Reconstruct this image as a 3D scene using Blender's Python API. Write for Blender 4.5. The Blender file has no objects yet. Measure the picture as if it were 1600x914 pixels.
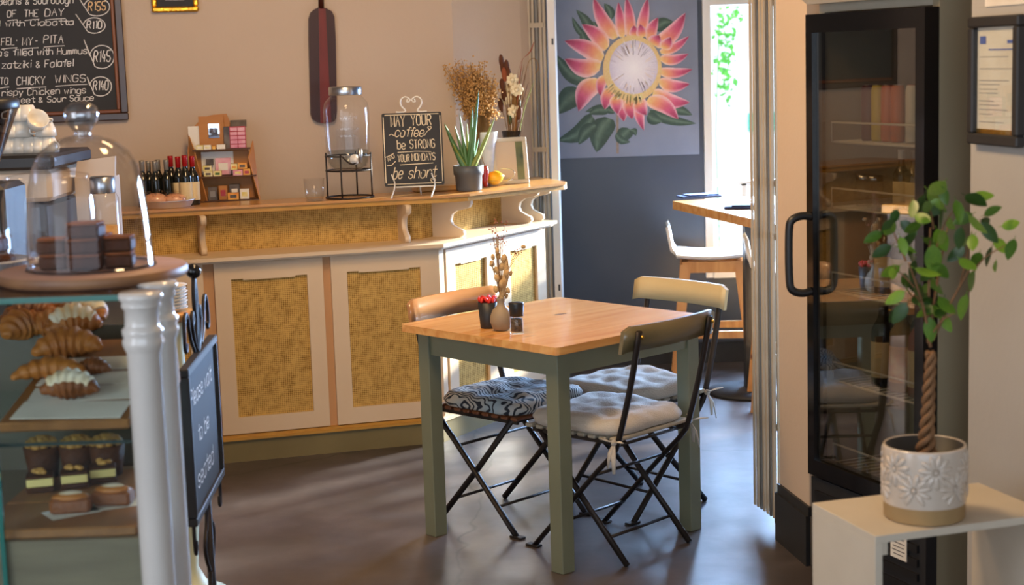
import bpy, bmesh, math, random
from mathutils import Vector, Matrix
random.seed(7)
S = bpy.context.scene
COL = S.collection
PI = math.pi

# ------------------------------------------------------------------ camera
FPX, PITCH, ROLL, CAMH = 2530.8, 0.142605, -0.032038, 1.6386
_f = Vector((0, math.cos(PITCH), -math.sin(PITCH)))
_u = Vector((0, math.sin(PITCH), math.cos(PITCH)))
_r = Vector((1, 0, 0))
RT = math.cos(ROLL) * _r + math.sin(ROLL) * _u
UP = -math.sin(ROLL) * _r + math.cos(ROLL) * _u
CAM = Vector((0, 0, CAMH))
cd = bpy.data.cameras.new('camera')
cam = bpy.data.objects.new('camera', cd); COL.objects.link(cam)
cam.matrix_world = Matrix(((RT.x, UP.x, -_f.x, 0), (RT.y, UP.y, -_f.y, 0), (RT.z, UP.z, -_f.z, CAMH), (0, 0, 0, 1)))
cd.sensor_width = 36; cd.sensor_fit = 'HORIZONTAL'; cd.lens = FPX / 1600 * 36
cd.clip_start = 0.05; cd.clip_end = 200
cd.dof.use_dof = True; cd.dof.focus_distance = 5.9; cd.dof.aperture_fstop = 3.6
S.camera = cam

# ------------------------------------------------------------------ world, sun, exposure
w = bpy.data.worlds.new('sky'); S.world = w; w.use_nodes = True
bg = w.node_tree.nodes['Background']
bg.inputs[0].default_value = (0.72, 0.84, 1.0, 1); bg.inputs[1].default_value = 3.6
sd = bpy.data.lights.new('sun', 'SUN'); sun = bpy.data.objects.new('sun', sd); COL.objects.link(sun)
sd.energy = 28.0; sd.angle = math.radians(2.5); sd.color = (1.0, 0.93, 0.80)
SUNV = Vector((1.70, 1.50, 0.50))          # towards the sun
sun.rotation_euler = SUNV.to_track_quat('Z', 'Y').to_euler(); sun.location = (6, 12, 6)
vs = S.view_settings
vs.view_transform = 'Standard'; vs.look = 'None'; vs.gamma = 1; vs.use_curve_mapping = False; vs.exposure = 0.12
S.cycles.transparent_max_bounces = 24
S.cycles.max_bounces = 10

def area(name, loc, target, size, energy, color, sy=None):
    l = bpy.data.lights.new(name, 'AREA'); o = bpy.data.objects.new(name, l); COL.objects.link(o)
    l.energy = energy; l.color = color; l.size = size
    if sy: l.shape = 'RECTANGLE'; l.size_y = sy
    o.location = loc
    o.rotation_euler = (Vector(loc) - Vector(target)).to_track_quat('Z', 'Y').to_euler()
    return o
# daylight through the glazing of the next room and through the shop window to the left of the photographer
nr = area('daylight_next_room', (2.1, 8.88, 1.40), (0.5, 6.0, -0.2), 1.9, 300, (0.38, 0.60, 1.0), 1.1)
nr.data.spread = math.radians(92)
area('daylight_shop_window', (-3.05, 1.6, 1.55), (-0.6, 6.0, 1.1), 2.3, 68, (0.80, 0.87, 1.0), 2.1)
# warm ceiling lamps of the cafe
area('ceiling_lamp_counter', (-0.55, 4.9, 2.75), (-0.4, 6.5, 0.4), 0.45, 26, (1.0, 0.64, 0.32))
area('ceiling_lamp_front', (-0.25, 3.9, 2.75), (0.7, 4.8, 0.6), 0.45, 30, (1.0, 0.66, 0.34))

# ------------------------------------------------------------------ pixel helpers (photo frame 1600 x 914 -> point at a real distance)
def ray(x, y): return _f + RT * ((x - 800) / FPX) - UP * ((y - 457) / FPX)
def at(x, y, Y): d = ray(x, y); return CAM + d * (Y / d.y)
def atz(x, y, z): d = ray(x, y); return CAM + d * ((z - CAMH) / d.z)
def atp(x, y, P, n): d = ray(x, y); n = Vector(n); return CAM + d * (n.dot(Vector(P) - CAM) / n.dot(d))

# ------------------------------------------------------------------ materials
def lin(c):
    c = c / 255.0
    return c / 12.92 if c <= 0.04045 else ((c + 0.055) / 1.055) ** 2.4
def rgb(c): return (lin(c[0]), lin(c[1]), lin(c[2]), 1)
MATS = {}
def mat(name, c, rough=0.5, metal=0.0, c2=None, scale=8.0, amt=0.5, bump=0.0, bscale=None, stretch=(1, 1, 1), coat=0.0, spec=0.5, emit=0.0, sheen=0.0, kind='noise', detail=4.0, trans=0.0, sss=0.0):
    if name in MATS: return MATS[name]
    m = bpy.data.materials.new(name); m.use_nodes = True
    nt = m.node_tree; b = nt.nodes['Principled BSDF']
    b.inputs['Base Color'].default_value = rgb(c); b.inputs['Roughness'].default_value = rough
    b.inputs['Metallic'].default_value = metal; b.inputs['Specular IOR Level'].default_value = spec
    if coat: b.inputs['Coat Weight'].default_value = coat; b.inputs['Coat Roughness'].default_value = 0.08
    if sheen: b.inputs['Sheen Weight'].default_value = sheen
    if trans: b.inputs['Transmission Weight'].default_value = trans
    if emit: b.inputs['Emission Color'].default_value = rgb(c); b.inputs['Emission Strength'].default_value = emit
    if c2 is not None or bump:
        tc = nt.nodes.new('ShaderNodeTexCoord'); mp = nt.nodes.new('ShaderNodeMapping')
        mp.inputs['Scale'].default_value = stretch
        nt.links.new(tc.outputs['Object'], mp.inputs[0])
        if kind == 'wave':
            t = nt.nodes.new('ShaderNodeTexWave'); t.inputs['Scale'].default_value = scale; t.inputs['Distortion'].default_value = 6; t.inputs['Detail'].default_value = detail
            t.inputs['Detail Scale'].default_value = 1.2
        elif kind == 'voronoi':
            t = nt.nodes.new('ShaderNodeTexVoronoi'); t.inputs['Scale'].default_value = scale
        else:
            t = nt.nodes.new('ShaderNodeTexNoise'); t.inputs['Scale'].default_value = scale; t.inputs['Detail'].default_value = detail
        nt.links.new(mp.outputs[0], t.inputs['Vector'])
        fac = t.outputs['Distance'] if kind == 'voronoi' else t.outputs['Fac']
        if c2 is not None:
            r = nt.nodes.new('ShaderNodeValToRGB')
            r.color_ramp.elements[0].position = 0.5 - amt / 2; r.color_ramp.elements[0].color = rgb(c)
            r.color_ramp.elements[1].position = 0.5 + amt / 2; r.color_ramp.elements[1].color = rgb(c2)
            nt.links.new(fac, r.inputs[0]); nt.links.new(r.outputs[0], b.inputs['Base Color'])
        if bump:
            bn = nt.nodes.new('ShaderNodeBump'); bn.inputs['Strength'].default_value = bump; bn.inputs['Distance'].default_value = 0.01
            src = fac
            if bscale:
                t2 = nt.nodes.new('ShaderNodeTexNoise'); t2.inputs['Scale'].default_value = bscale; t2.inputs['Detail'].default_value = 3
                nt.links.new(mp.outputs[0], t2.inputs['Vector']); src = t2.outputs['Fac']
            nt.links.new(src, bn.inputs['Height']); nt.links.new(bn.outputs[0], b.inputs['Normal'])
    MATS[name] = m
    return m
def glassmat(name, tint=(255, 255, 255), refl=1.0, edge=0.0, rough=0.0, power=4.0, base=None):
    m = bpy.data.materials.new(name); m.use_nodes = True
    nt = m.node_tree; nt.nodes.clear()
    out = nt.nodes.new('ShaderNodeOutputMaterial'); mx = nt.nodes.new('ShaderNodeMixShader')
    tr = nt.nodes.new('ShaderNodeBsdfTransparent'); gl = nt.nodes.new('ShaderNodeBsdfGlossy')
    tr.inputs[0].default_value = rgb(tint); gl.inputs['Roughness'].default_value = rough
    fr = nt.nodes.new('ShaderNodeLayerWeight'); fr.inputs[0].default_value = 0.5
    pw = nt.nodes.new('ShaderNodeMath'); pw.operation = 'POWER'; pw.inputs[1].default_value = power
    ma = nt.nodes.new('ShaderNodeMath'); ma.operation = 'MULTIPLY_ADD'; ma.inputs[1].default_value = 0.6 * refl; ma.inputs[2].default_value = (0.035 * refl if base is None else base) + edge; ma.use_clamp = True
    nt.links.new(fr.outputs['Facing'], pw.inputs[0]); nt.links.new(pw.outputs[0], ma.inputs[0]); nt.links.new(ma.outputs[0], mx.inputs[0])
    nt.links.new(tr.outputs[0], mx.inputs[1]); nt.links.new(gl.outputs[0], mx.inputs[2]); nt.links.new(mx.outputs[0], out.inputs[0])
    MATS[name] = m
    return m
def attrmat(name, rough=0.6, bump=0.0):
    m = bpy.data.materials.new(name); m.use_nodes = True
    nt = m.node_tree; b = nt.nodes['Principled BSDF']; b.inputs['Roughness'].default_value = rough
    a = nt.nodes.new('ShaderNodeAttribute'); a.attribute_name = 'Col'
    n = nt.nodes.new('ShaderNodeTexNoise'); n.inputs['Scale'].default_value = 30; n.inputs['Detail'].default_value = 5
    mx = nt.nodes.new('ShaderNodeMixRGB'); mx.blend_type = 'OVERLAY'; mx.inputs[0].default_value = 0.35
    nt.links.new(a.outputs['Color'], mx.inputs[1]); nt.links.new(n.outputs['Fac'], mx.inputs[2]); nt.links.new(mx.outputs[0], b.inputs['Base Color'])
    MATS[name] = m
    return m
def burlapmat():
    m = bpy.data.materials.new('burlap'); m.use_nodes = True; nt = m.node_tree; b = nt.nodes['Principled BSDF']
    b.inputs['Roughness'].default_value = 0.9; b.inputs['Specular IOR Level'].default_value = 0.15
    tc = nt.nodes.new('ShaderNodeTexCoord')
    def wave(direction, sc):
        t = nt.nodes.new('ShaderNodeTexWave'); t.bands_direction = direction; t.inputs['Scale'].default_value = sc
        t.inputs['Distortion'].default_value = 0.8; t.inputs['Detail'].default_value = 2; t.inputs['Detail Scale'].default_value = 6
        nt.links.new(tc.outputs['Object'], t.inputs['Vector']); return t
    wx, wz = wave('X', 38), wave('Z', 38)
    mu = nt.nodes.new('ShaderNodeMath'); mu.operation = 'ADD'; nt.links.new(wx.outputs['Fac'], mu.inputs[0]); nt.links.new(wz.outputs['Fac'], mu.inputs[1])
    n = nt.nodes.new('ShaderNodeTexNoise'); n.inputs['Scale'].default_value = 42; n.inputs['Detail'].default_value = 5; n.inputs['Roughness'].default_value = 0.6
    nt.links.new(tc.outputs['Object'], n.inputs['Vector'])
    m2 = nt.nodes.new('ShaderNodeMath'); m2.operation = 'MULTIPLY_ADD'; m2.inputs[1].default_value = 0.32
    nt.links.new(mu.outputs[0], m2.inputs[0]); nt.links.new(n.outputs['Fac'], m2.inputs[2])
    r = nt.nodes.new('ShaderNodeValToRGB')
    r.color_ramp.elements[0].position = 0.38; r.color_ramp.elements[0].color = rgb((114, 82, 32))
    r.color_ramp.elements[1].position = 1.12; r.color_ramp.elements[1].color = rgb((212, 174, 102))
    nt.links.new(m2.outputs[0], r.inputs[0]); nt.links.new(r.outputs[0], b.inputs['Base Color'])
    bn = nt.nodes.new('ShaderNodeBump'); bn.inputs['Strength'].default_value = 0.35; bn.inputs['Distance'].default_value = 0.002
    nt.links.new(mu.outputs[0], bn.inputs['Height']); nt.links.new(bn.outputs[0], b.inputs['Normal'])
    MATS['burlap'] = m
    return m
def stripemat():
    """zebra-like leaf print of the left cushion"""
    m = bpy.data.materials.new('leaf_print'); m.use_nodes = True; nt = m.node_tree; b = nt.nodes['Principled BSDF']
    b.inputs['Roughness'].default_value = 0.85
    tc = nt.nodes.new('ShaderNodeTexCoord')
    n = nt.nodes.new('ShaderNodeTexNoise'); n.inputs['Scale'].default_value = 7; nt.links.new(tc.outputs['Object'], n.inputs['Vector'])
    ad = nt.nodes.new('ShaderNodeMixRGB'); ad.blend_type = 'ADD'; ad.inputs[0].default_value = 0.22
    nt.links.new(tc.outputs['Object'], ad.inputs[1]); nt.links.new(n.outputs['Color'], ad.inputs[2])
    wv = nt.nodes.new('ShaderNodeTexWave'); wv.inputs['Scale'].default_value = 19; wv.inputs['Distortion'].default_value = 2.5; wv.inputs['Detail'].default_value = 1
    nt.links.new(ad.outputs[0], wv.inputs['Vector'])
    r = nt.nodes.new('ShaderNodeValToRGB')
    r.color_ramp.elements[0].position = 0.26; r.color_ramp.elements[0].color = rgb((44, 50, 62))
    r.color_ramp.elements[1].position = 0.46; r.color_ramp.elements[1].color = rgb((226, 224, 220))
    nt.links.new(wv.outputs['Fac'], r.inputs[0])
    n2 = nt.nodes.new('ShaderNodeTexNoise'); n2.inputs['Scale'].default_value = 4; nt.links.new(tc.outputs['Object'], n2.inputs['Vector'])
    r2 = nt.nodes.new('ShaderNodeValToRGB')
    r2.color_ramp.elements[0].position = 0.40; r2.color_ramp.elements[0].color = rgb((150, 184, 208))
    r2.color_ramp.elements[1].position = 0.62; r2.color_ramp.elements[1].color = rgb((225, 205, 180))
    nt.links.new(n2.outputs['Fac'], r2.inputs[0])
    mx = nt.nodes.new('ShaderNodeMixRGB'); mx.blend_type = 'MULTIPLY'; mx.inputs[0].default_value = 0.8
    nt.links.new(r.outputs[0], mx.inputs[1]); nt.links.new(r2.outputs[0], mx.inputs[2]); nt.links.new(mx.outputs[0], b.inputs['Base Color'])
    MATS['leaf_print'] = m
    return m
def pinemat(name, a, b_, rough=0.28, scale=3.0, stretch=(1, 9, 9), coat=0.3):
    m = bpy.data.materials.new(name); m.use_nodes = True; nt = m.node_tree; b = nt.nodes['Principled BSDF']
    b.inputs['Roughness'].default_value = rough; b.inputs['Coat Weight'].default_value = coat; b.inputs['Coat Roughness'].default_value = 0.12
    tc = nt.nodes.new('ShaderNodeTexCoord'); mp = nt.nodes.new('ShaderNodeMapping'); mp.inputs['Scale'].default_value = stretch
    nt.links.new(tc.outputs['Object'], mp.inputs[0])
    n = nt.nodes.new('ShaderNodeTexNoise'); n.inputs['Scale'].default_value = scale; n.inputs['Detail'].default_value = 6; n.inputs['Distortion'].default_value = 0.6
    nt.links.new(mp.outputs[0], n.inputs['Vector'])
    r = nt.nodes.new('ShaderNodeValToRGB')
    r.color_ramp.elements[0].position = 0.34; r.color_ramp.elements[0].color = rgb(b_)
    r.color_ramp.elements[1].position = 0.62; r.color_ramp.elements[1].color = rgb(a)
    nt.links.new(n.outputs['Fac'], r.inputs[0])
    v = nt.nodes.new('ShaderNodeTexVoronoi'); v.inputs['Scale'].default_value = 5.5
    mp2 = nt.nodes.new('ShaderNodeMapping'); mp2.inputs['Scale'].default_value = (0.5, 1.2, 1.2); nt.links.new(tc.outputs['Object'], mp2.inputs[0]); nt.links.new(mp2.outputs[0], v.inputs['Vector'])
    kr = nt.nodes.new('ShaderNodeValToRGB'); kr.color_ramp.elements[0].position = 0.05; kr.color_ramp.elements[0].color = rgb((110, 66, 30)); kr.color_ramp.elements[1].position = 0.12; kr.color_ramp.elements[1].color = (1, 1, 1, 1)
    nt.links.new(v.outputs['Distance'], kr.inputs[0])
    mx = nt.nodes.new('ShaderNodeMixRGB'); mx.blend_type = 'MULTIPLY'; mx.inputs[0].default_value = 0.85
    nt.links.new(r.outputs[0], mx.inputs[1]); nt.links.new(kr.outputs[0], mx.inputs[2]); nt.links.new(mx.outputs[0], b.inputs['Base Color'])
    MATS[name] = m
    return m

mat('wall_paint', (204, 184, 164), 0.75, c2=(196, 175, 154), scale=1.5, amt=0.6, bump=0.08, bscale=60)
mat('grey_wall', (176, 172, 165), 0.7, c2=(166, 160, 152), scale=2, amt=0.6, bump=0.1, bscale=40)
mat('blue_wall', (72, 79, 92), 0.34, c2=(60, 67, 80), scale=2.2, amt=0.7, bump=0.12, bscale=14)
mat('ceiling_paint', (176, 164, 150), 0.9)
mat('cream_paint', (220, 198, 168), 0.4, c2=(212, 188, 156), scale=3, amt=0.7, bump=0.03, bscale=50)
mat('tan_paint', (196, 150, 104), 0.5)
mat('toe_paint', (128, 116, 76), 0.5, c2=(112, 100, 62), scale=5, amt=0.6)
mat('gold_paint', (196, 150, 62), 0.4, c2=(178, 128, 48), scale=7, amt=0.6, stretch=(1, 8, 8))
mat('counter_wood', (202, 150, 84), 0.32, c2=(184, 128, 64), scale=6, amt=0.6, stretch=(1, 9, 9), coat=0.2)
burlapmat(); stripemat()
pinemat('pine', (228, 172, 102), (208, 142, 74), rough=0.26, scale=2.2, stretch=(1.0, 9, 9), coat=0.35)
pinemat('stool_wood', (214, 160, 98), (190, 132, 72), rough=0.45, stretch=(6, 6, 1), coat=0.0)
mat('sage', (120, 124, 102), 0.42, c2=(112, 115, 94), scale=6, amt=0.6, bump=0.04, bscale=60)
mat('iron', (38, 34, 33), 0.5, metal=0.5, c2=(52, 44, 40), scale=30, amt=0.6)
mat('olive_wood', (116, 104, 72), 0.3, c2=(98, 86, 58), scale=6, amt=0.6, stretch=(1, 6, 6), coat=0.4)
mat('cream_wood', (214, 194, 150), 0.4, c2=(200, 178, 132), scale=5, amt=0.6)
mat('brown_wood', (162, 106, 64), 0.2, c2=(190, 146, 100), scale=4, amt=0.6, stretch=(1, 5, 5), coat=0.7)
mat('slat_wood', (132, 76, 40), 0.45, c2=(110, 60, 30), scale=6, amt=0.5)
mat('pale_slat', (176, 166, 146), 0.5)
mat('linen', (206, 196, 182), 0.9, c2=(192, 182, 168), scale=14, amt=0.6, bump=0.25, bscale=180, sheen=0.2)
mat('brass', (200, 160, 70), 0.35, metal=1)
mat('chalkboard', (44, 45, 48), 0.75, c2=(54, 55, 58), scale=4, amt=0.8)
mat('chalk', (232, 230, 226), 0.9)
mat('chalk_cream', (238, 222, 190), 0.9)
mat('chalk_orange', (238, 200, 150), 0.9)
mat('dark_stain', (70, 42, 28), 0.4, c2=(52, 34, 26), scale=5, amt=0.6, stretch=(1, 1, 5), coat=0.3)
mat('orange_stain', (140, 78, 32), 0.4, c2=(112, 60, 26), scale=6, amt=0.6)
mat('gold', (214, 166, 60), 0.3, metal=0.9, bump=0.3, bscale=90)
mat('paddle_dark', (62, 22, 14), 0.35, c2=(48, 16, 12), scale=5, amt=0.6, stretch=(6, 6, 1), coat=0.3)
mat('paddle_red', (120, 30, 20), 0.35, c2=(98, 24, 16), scale=6, amt=0.6, stretch=(6, 6, 1), coat=0.3)
mat('black_plastic', (24, 24, 26), 0.4)
mat('black_satin', (30, 30, 32), 0.5, c2=(38, 38, 40), scale=12, amt=0.5)
mat('black_gloss', (18, 18, 20), 0.12)
mat('white_plastic', (232, 230, 226), 0.35)
mat('white_paint', (210, 200, 182), 0.55, c2=(192, 180, 160), scale=5, amt=0.7, bump=0.06, bscale=40)
mat('fridge_body', (150, 138, 112), 0.5)
mat('fridge_inside', (176, 168, 150), 0.5)
mat('wire_white', (232, 228, 218), 0.4)
mat('steel', (190, 192, 196), 0.28, metal=1.0)
mat('galv', (120, 116, 108), 0.45, metal=0.5)
mat('gate_paint', (186, 172, 150), 0.5, c2=(166, 152, 130), scale=9, amt=0.6)
mat('porcelain', (206, 200, 192), 0.14, c2=(192, 186, 178), scale=4, amt=0.7, coat=0.4)
mat('ceramic', (232, 226, 214), 0.25, coat=0.3)
mat('clay', (176, 146, 100), 0.7, c2=(164, 132, 88), scale=12, amt=0.6)
mat('relief_glaze', (208, 194, 178), 0.24, c2=(190, 174, 156), scale=10, amt=0.7, coat=0.5)
mat('taupe_clay', (150, 132, 108), 0.6, c2=(136, 118, 94), scale=8, amt=0.6)
mat('grey_pot', (88, 92, 96), 0.5)
mat('soil', (40, 28, 20), 0.95, c2=(60, 44, 30), scale=60, amt=0.5, bump=0.5)
mat('leaf', (84, 118, 30), 0.35, c2=(62, 98, 24), scale=9, amt=0.6)
mat('leaf_dark', (52, 84, 24), 0.35, c2=(38, 66, 20), scale=9, amt=0.6)
mat('leaf_light', (120, 152, 42), 0.35, c2=(92, 132, 34), scale=9, amt=0.6)
mat('bark', (140, 100, 62), 0.7, c2=(104, 70, 40), scale=30, amt=0.6, bump=0.4, bscale=60)
mat('aloe', (72, 116, 72), 0.4, c2=(98, 140, 86), scale=16, amt=0.7, stretch=(1, 1, 0.3))
mat('aloe_yellow', (150, 156, 70), 0.4, c2=(120, 138, 64), scale=12, amt=0.7)
mat('straw', (222, 176, 108), 0.8, c2=(198, 146, 80), scale=20, amt=0.6)
mat('straw_dark', (150, 112, 62), 0.8, c2=(128, 92, 50), scale=20, amt=0.6)
mat('dried_red', (150, 78, 44), 0.8)
mat('dried_brown', (104, 58, 30), 0.8, c2=(84, 46, 24), scale=20, amt=0.6)
mat('dried_white', (232, 218, 184), 0.8)
mat('bunny_tail', (206, 172, 122), 0.95, c2=(184, 148, 98), scale=60, amt=0.6, bump=0.6, bscale=200)
mat('vase_white', (228, 230, 236), 0.2, c2=(150, 170, 210), scale=5, amt=0.15, coat=0.4)
mat('chili', (170, 24, 14), 0.25, coat=0.3)
mat('lemon', (246, 190, 24), 0.4, bump=0.1, bscale=80)
mat('red_petal', (206, 34, 20), 0.5)
mat('pepper', (52, 40, 30), 0.8, c2=(96, 78, 56), scale=120, amt=0.3)
mat('bottle_green', (22, 24, 18), 0.08, coat=0.3)
mat('wine_label', (226, 206, 162), 0.7, c2=(214, 192, 146), scale=30, amt=0.5)
mat('foil_red', (170, 18, 22), 0.3, metal=0.2)
mat('foil_grey', (150, 146, 140), 0.35, metal=0.5)
mat('foil_silver', (222, 222, 226), 0.35, metal=0.7)
mat('kraft', (190, 128, 62), 0.55, c2=(176, 114, 52), scale=4, amt=0.6, stretch=(1, 1, 6))
mat('mdf_edge', (84, 50, 26), 0.6)
mat('pink_box', (214, 120, 150), 0.5, c2=(236, 190, 200), scale=14, amt=0.3)
mat('yellow_box', (226, 206, 96), 0.5, c2=(240, 236, 200), scale=22, amt=0.3)
mat('orange_box', (222, 132, 40), 0.5, c2=(238, 190, 90), scale=22, amt=0.3)
mat('white_box', (236, 232, 222), 0.5)
mat('dark_box', (64, 56, 54), 0.5, c2=(110, 100, 92), scale=22, amt=0.3)
mat('photo_dark', (60, 76, 62), 0.3, c2=(150, 150, 96), scale=9, amt=0.5)
mat('photo_pale', (206, 186, 164), 0.4)
mat('mirror', (230, 235, 240), 0.02, metal=1.0)
mat('crust', (196, 122, 46), 0.5, c2=(150, 80, 26), scale=11, amt=0.6, bump=0.5, bscale=40)
mat('crust_dark', (150, 82, 30), 0.5, c2=(104, 54, 20), scale=14, amt=0.6, bump=0.5, bscale=40)
mat('sugar', (238, 226, 206), 0.9, c2=(206, 168, 112), scale=18, amt=0.5)
mat('choc', (92, 50, 24), 0.6, spec=0.15, c2=(56, 30, 16), scale=20, amt=0.6, bump=0.5, bscale=50)
mat('choc_top', (150, 84, 38), 0.5, spec=0.2, c2=(92, 50, 26), scale=24, amt=0.5, bump=0.5, bscale=60)
mat('cheesecake', (232, 206, 130), 0.6)
mat('nut', (206, 152, 72), 0.5, c2=(176, 120, 52), scale=30, amt=0.5)
mat('paper', (232, 226, 214), 0.8, c2=(214, 204, 188), scale=10, amt=0.6)
mat('tray_wood', (150, 98, 48), 0.45, c2=(124, 78, 36), scale=4, amt=0.6, stretch=(8, 1, 8))
mat('round_board_wood', (168, 128, 108), 0.5, c2=(140, 100, 78), scale=3, amt=0.6, stretch=(1, 9, 1))
mat('walnut_edge', (104, 68, 44), 0.5, c2=(150, 108, 70), scale=5, amt=0.4)
mat('deck_wood', (132, 116, 92), 0.5, c2=(100, 86, 66), scale=3, amt=0.6, stretch=(1, 1, 8))
mat('case_back', (74, 62, 40), 0.4)
mat('shelf_edge_dark', (30, 44, 40), 0.2)
mat('pale_green', (196, 204, 178), 0.5)
mat('glass_edge', (20, 96, 84), 0.1, coat=0.5)
mat('cellophane_food', (214, 138, 92), 0.3, c2=(236, 190, 160), scale=10, amt=0.5, coat=0.6)
mat('banana', (214, 170, 50), 0.5)
mat('machine', (70, 72, 76), 0.35, metal=0.5)
mat('coffee_beans', (46, 34, 32), 0.5, c2=(70, 54, 48), scale=90, amt=0.4)
mat('canvas_grey', (148, 157, 178), 0.7, c2=(118, 126, 146), scale=2.6, amt=0.6, detail=8, bump=0.1, bscale=60)
mat('doc_line', (140, 138, 140), 0.8)
mat('doc_blue', (52, 92, 176), 0.7)
mat('navy_cloth', (42, 56, 96), 0.85, c2=(60, 76, 116), scale=40, amt=0.5)
mat('plaster_out', (240, 240, 236), 0.8)
mat('sign_green', (40, 170, 140), 0.6)
mat('hedge', (110, 190, 60), 0.7, c2=(70, 150, 50), scale=6, amt=0.6)
mat('paving', (200, 198, 192), 0.8)
mat('juice_purple', (96, 34, 56), 0.3); mat('juice_yellow', (222, 198, 50), 0.3); mat('juice_orange', (222, 112, 48), 0.3); mat('juice_green', (128, 168, 66), 0.3)
mat('label_orange', (214, 130, 40), 0.6, c2=(226, 190, 110), scale=30, amt=0.4)
mat('rose_wine', (150, 84, 74), 0.12, coat=0.3)
mat('amber_wine', (150, 116, 40), 0.12, coat=0.3)
mat('bulb', (255, 214, 150), 0.4, emit=9.0)
mat('lamp_shade', (30, 28, 26), 0.5)
mat('water', (225, 228, 228), 0.05, trans=1.0)
attrmat('oil_paint', 0.55)
GLASS = glassmat('clear_glass', (250, 252, 252), 1.0, 0.01)
GLASS_DOME = glassmat('dome_glass', (252, 253, 254), 0.85, 0.0)
GLASS_FRIDGE = glassmat('fridge_glass', (222, 220, 214), 1.6, 0.13)
GLASS_CASE = glassmat('case_glass', (247, 252, 250), 0.45, 0.0)
GLASS_DARK = glassmat('smoke_glass', (170, 170, 176), 1.2, 0.05)
CELLO = glassmat('cellophane', (240, 232, 228), 1.6, 0.10, 0.12)

# floor: dark polished screed
def floormat():
    m = bpy.data.materials.new('screed'); m.use_nodes = True; nt = m.node_tree; b = nt.nodes['Principled BSDF']
    tc = nt.nodes.new('ShaderNodeTexCoord')
    n = nt.nodes.new('ShaderNodeTexNoise'); n.inputs['Scale'].default_value = 1.7; n.inputs['Detail'].default_value = 9; n.inputs['Roughness'].default_value = 0.6
    nt.links.new(tc.outputs['Object'], n.inputs['Vector'])
    r = nt.nodes.new('ShaderNodeValToRGB')
    r.color_ramp.elements[0].position = 0.32; r.color_ramp.elements[0].color = rgb((54, 47, 45))
    r.color_ramp.elements[1].position = 0.72; r.color_ramp.elements[1].color = rgb((98, 89, 86))
    e = r.color_ramp.elements.new(0.52); e.color = rgb((72, 65, 64))
    nt.links.new(n.outputs['Fac'], r.inputs[0])
    # hairline cracks
    v = nt.nodes.new('ShaderNodeTexVoronoi'); v.feature = 'DISTANCE_TO_EDGE'; v.inputs['Scale'].default_value = 0.42
    n3 = nt.nodes.new('ShaderNodeTexNoise'); n3.inputs['Scale'].default_value = 3; nt.links.new(tc.outputs['Object'], n3.inputs['Vector'])
    ad = nt.nodes.new('ShaderNodeMixRGB'); ad.blend_type = 'ADD'; ad.inputs[0].default_value = 0.25
    nt.links.new(tc.outputs['Object'], ad.inputs[1]); nt.links.new(n3.outputs['Color'], ad.inputs[2]); nt.links.new(ad.outputs[0], v.inputs['Vector'])
    cr = nt.nodes.new('ShaderNodeValToRGB'); cr.color_ramp.elements[0].position = 0.0; cr.color_ramp.elements[0].color = (0.25, 0.25, 0.25, 1); cr.color_ramp.elements[1].position = 0.004; cr.color_ramp.elements[1].color = (1, 1, 1, 1)
    nt.links.new(v.outputs['Distance'], cr.inputs[0])
    mx = nt.nodes.new('ShaderNodeMixRGB'); mx.blend_type = 'MULTIPLY'; mx.inputs[0].default_value = 1
    nt.links.new(r.outputs[0], mx.inputs[1]); nt.links.new(cr.outputs[0], mx.inputs[2]); nt.links.new(mx.outputs[0], b.inputs['Base Color'])
    n2 = nt.nodes.new('ShaderNodeTexNoise'); n2.inputs['Scale'].default_value = 5; n2.inputs['Detail'].default_value = 6; nt.links.new(tc.outputs['Object'], n2.inputs['Vector'])
    rr = nt.nodes.new('ShaderNodeMapRange'); rr.inputs[3].default_value = 0.22; rr.inputs[4].default_value = 0.48; nt.links.new(n2.outputs['Fac'], rr.inputs[0]); b.inputs['Specular IOR Level'].default_value = 0.6; nt.links.new(rr.outputs[0], b.inputs['Roughness'])
    bn = nt.nodes.new('ShaderNodeBump'); bn.inputs['Strength'].default_value = 0.15; bn.inputs['Distance'].default_value = 0.01; nt.links.new(n2.outputs['Fac'], bn.inputs['Height']); nt.links.new(bn.outputs[0], b.inputs['Normal'])
    MATS['screed'] = m
    return m
floormat()

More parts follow.
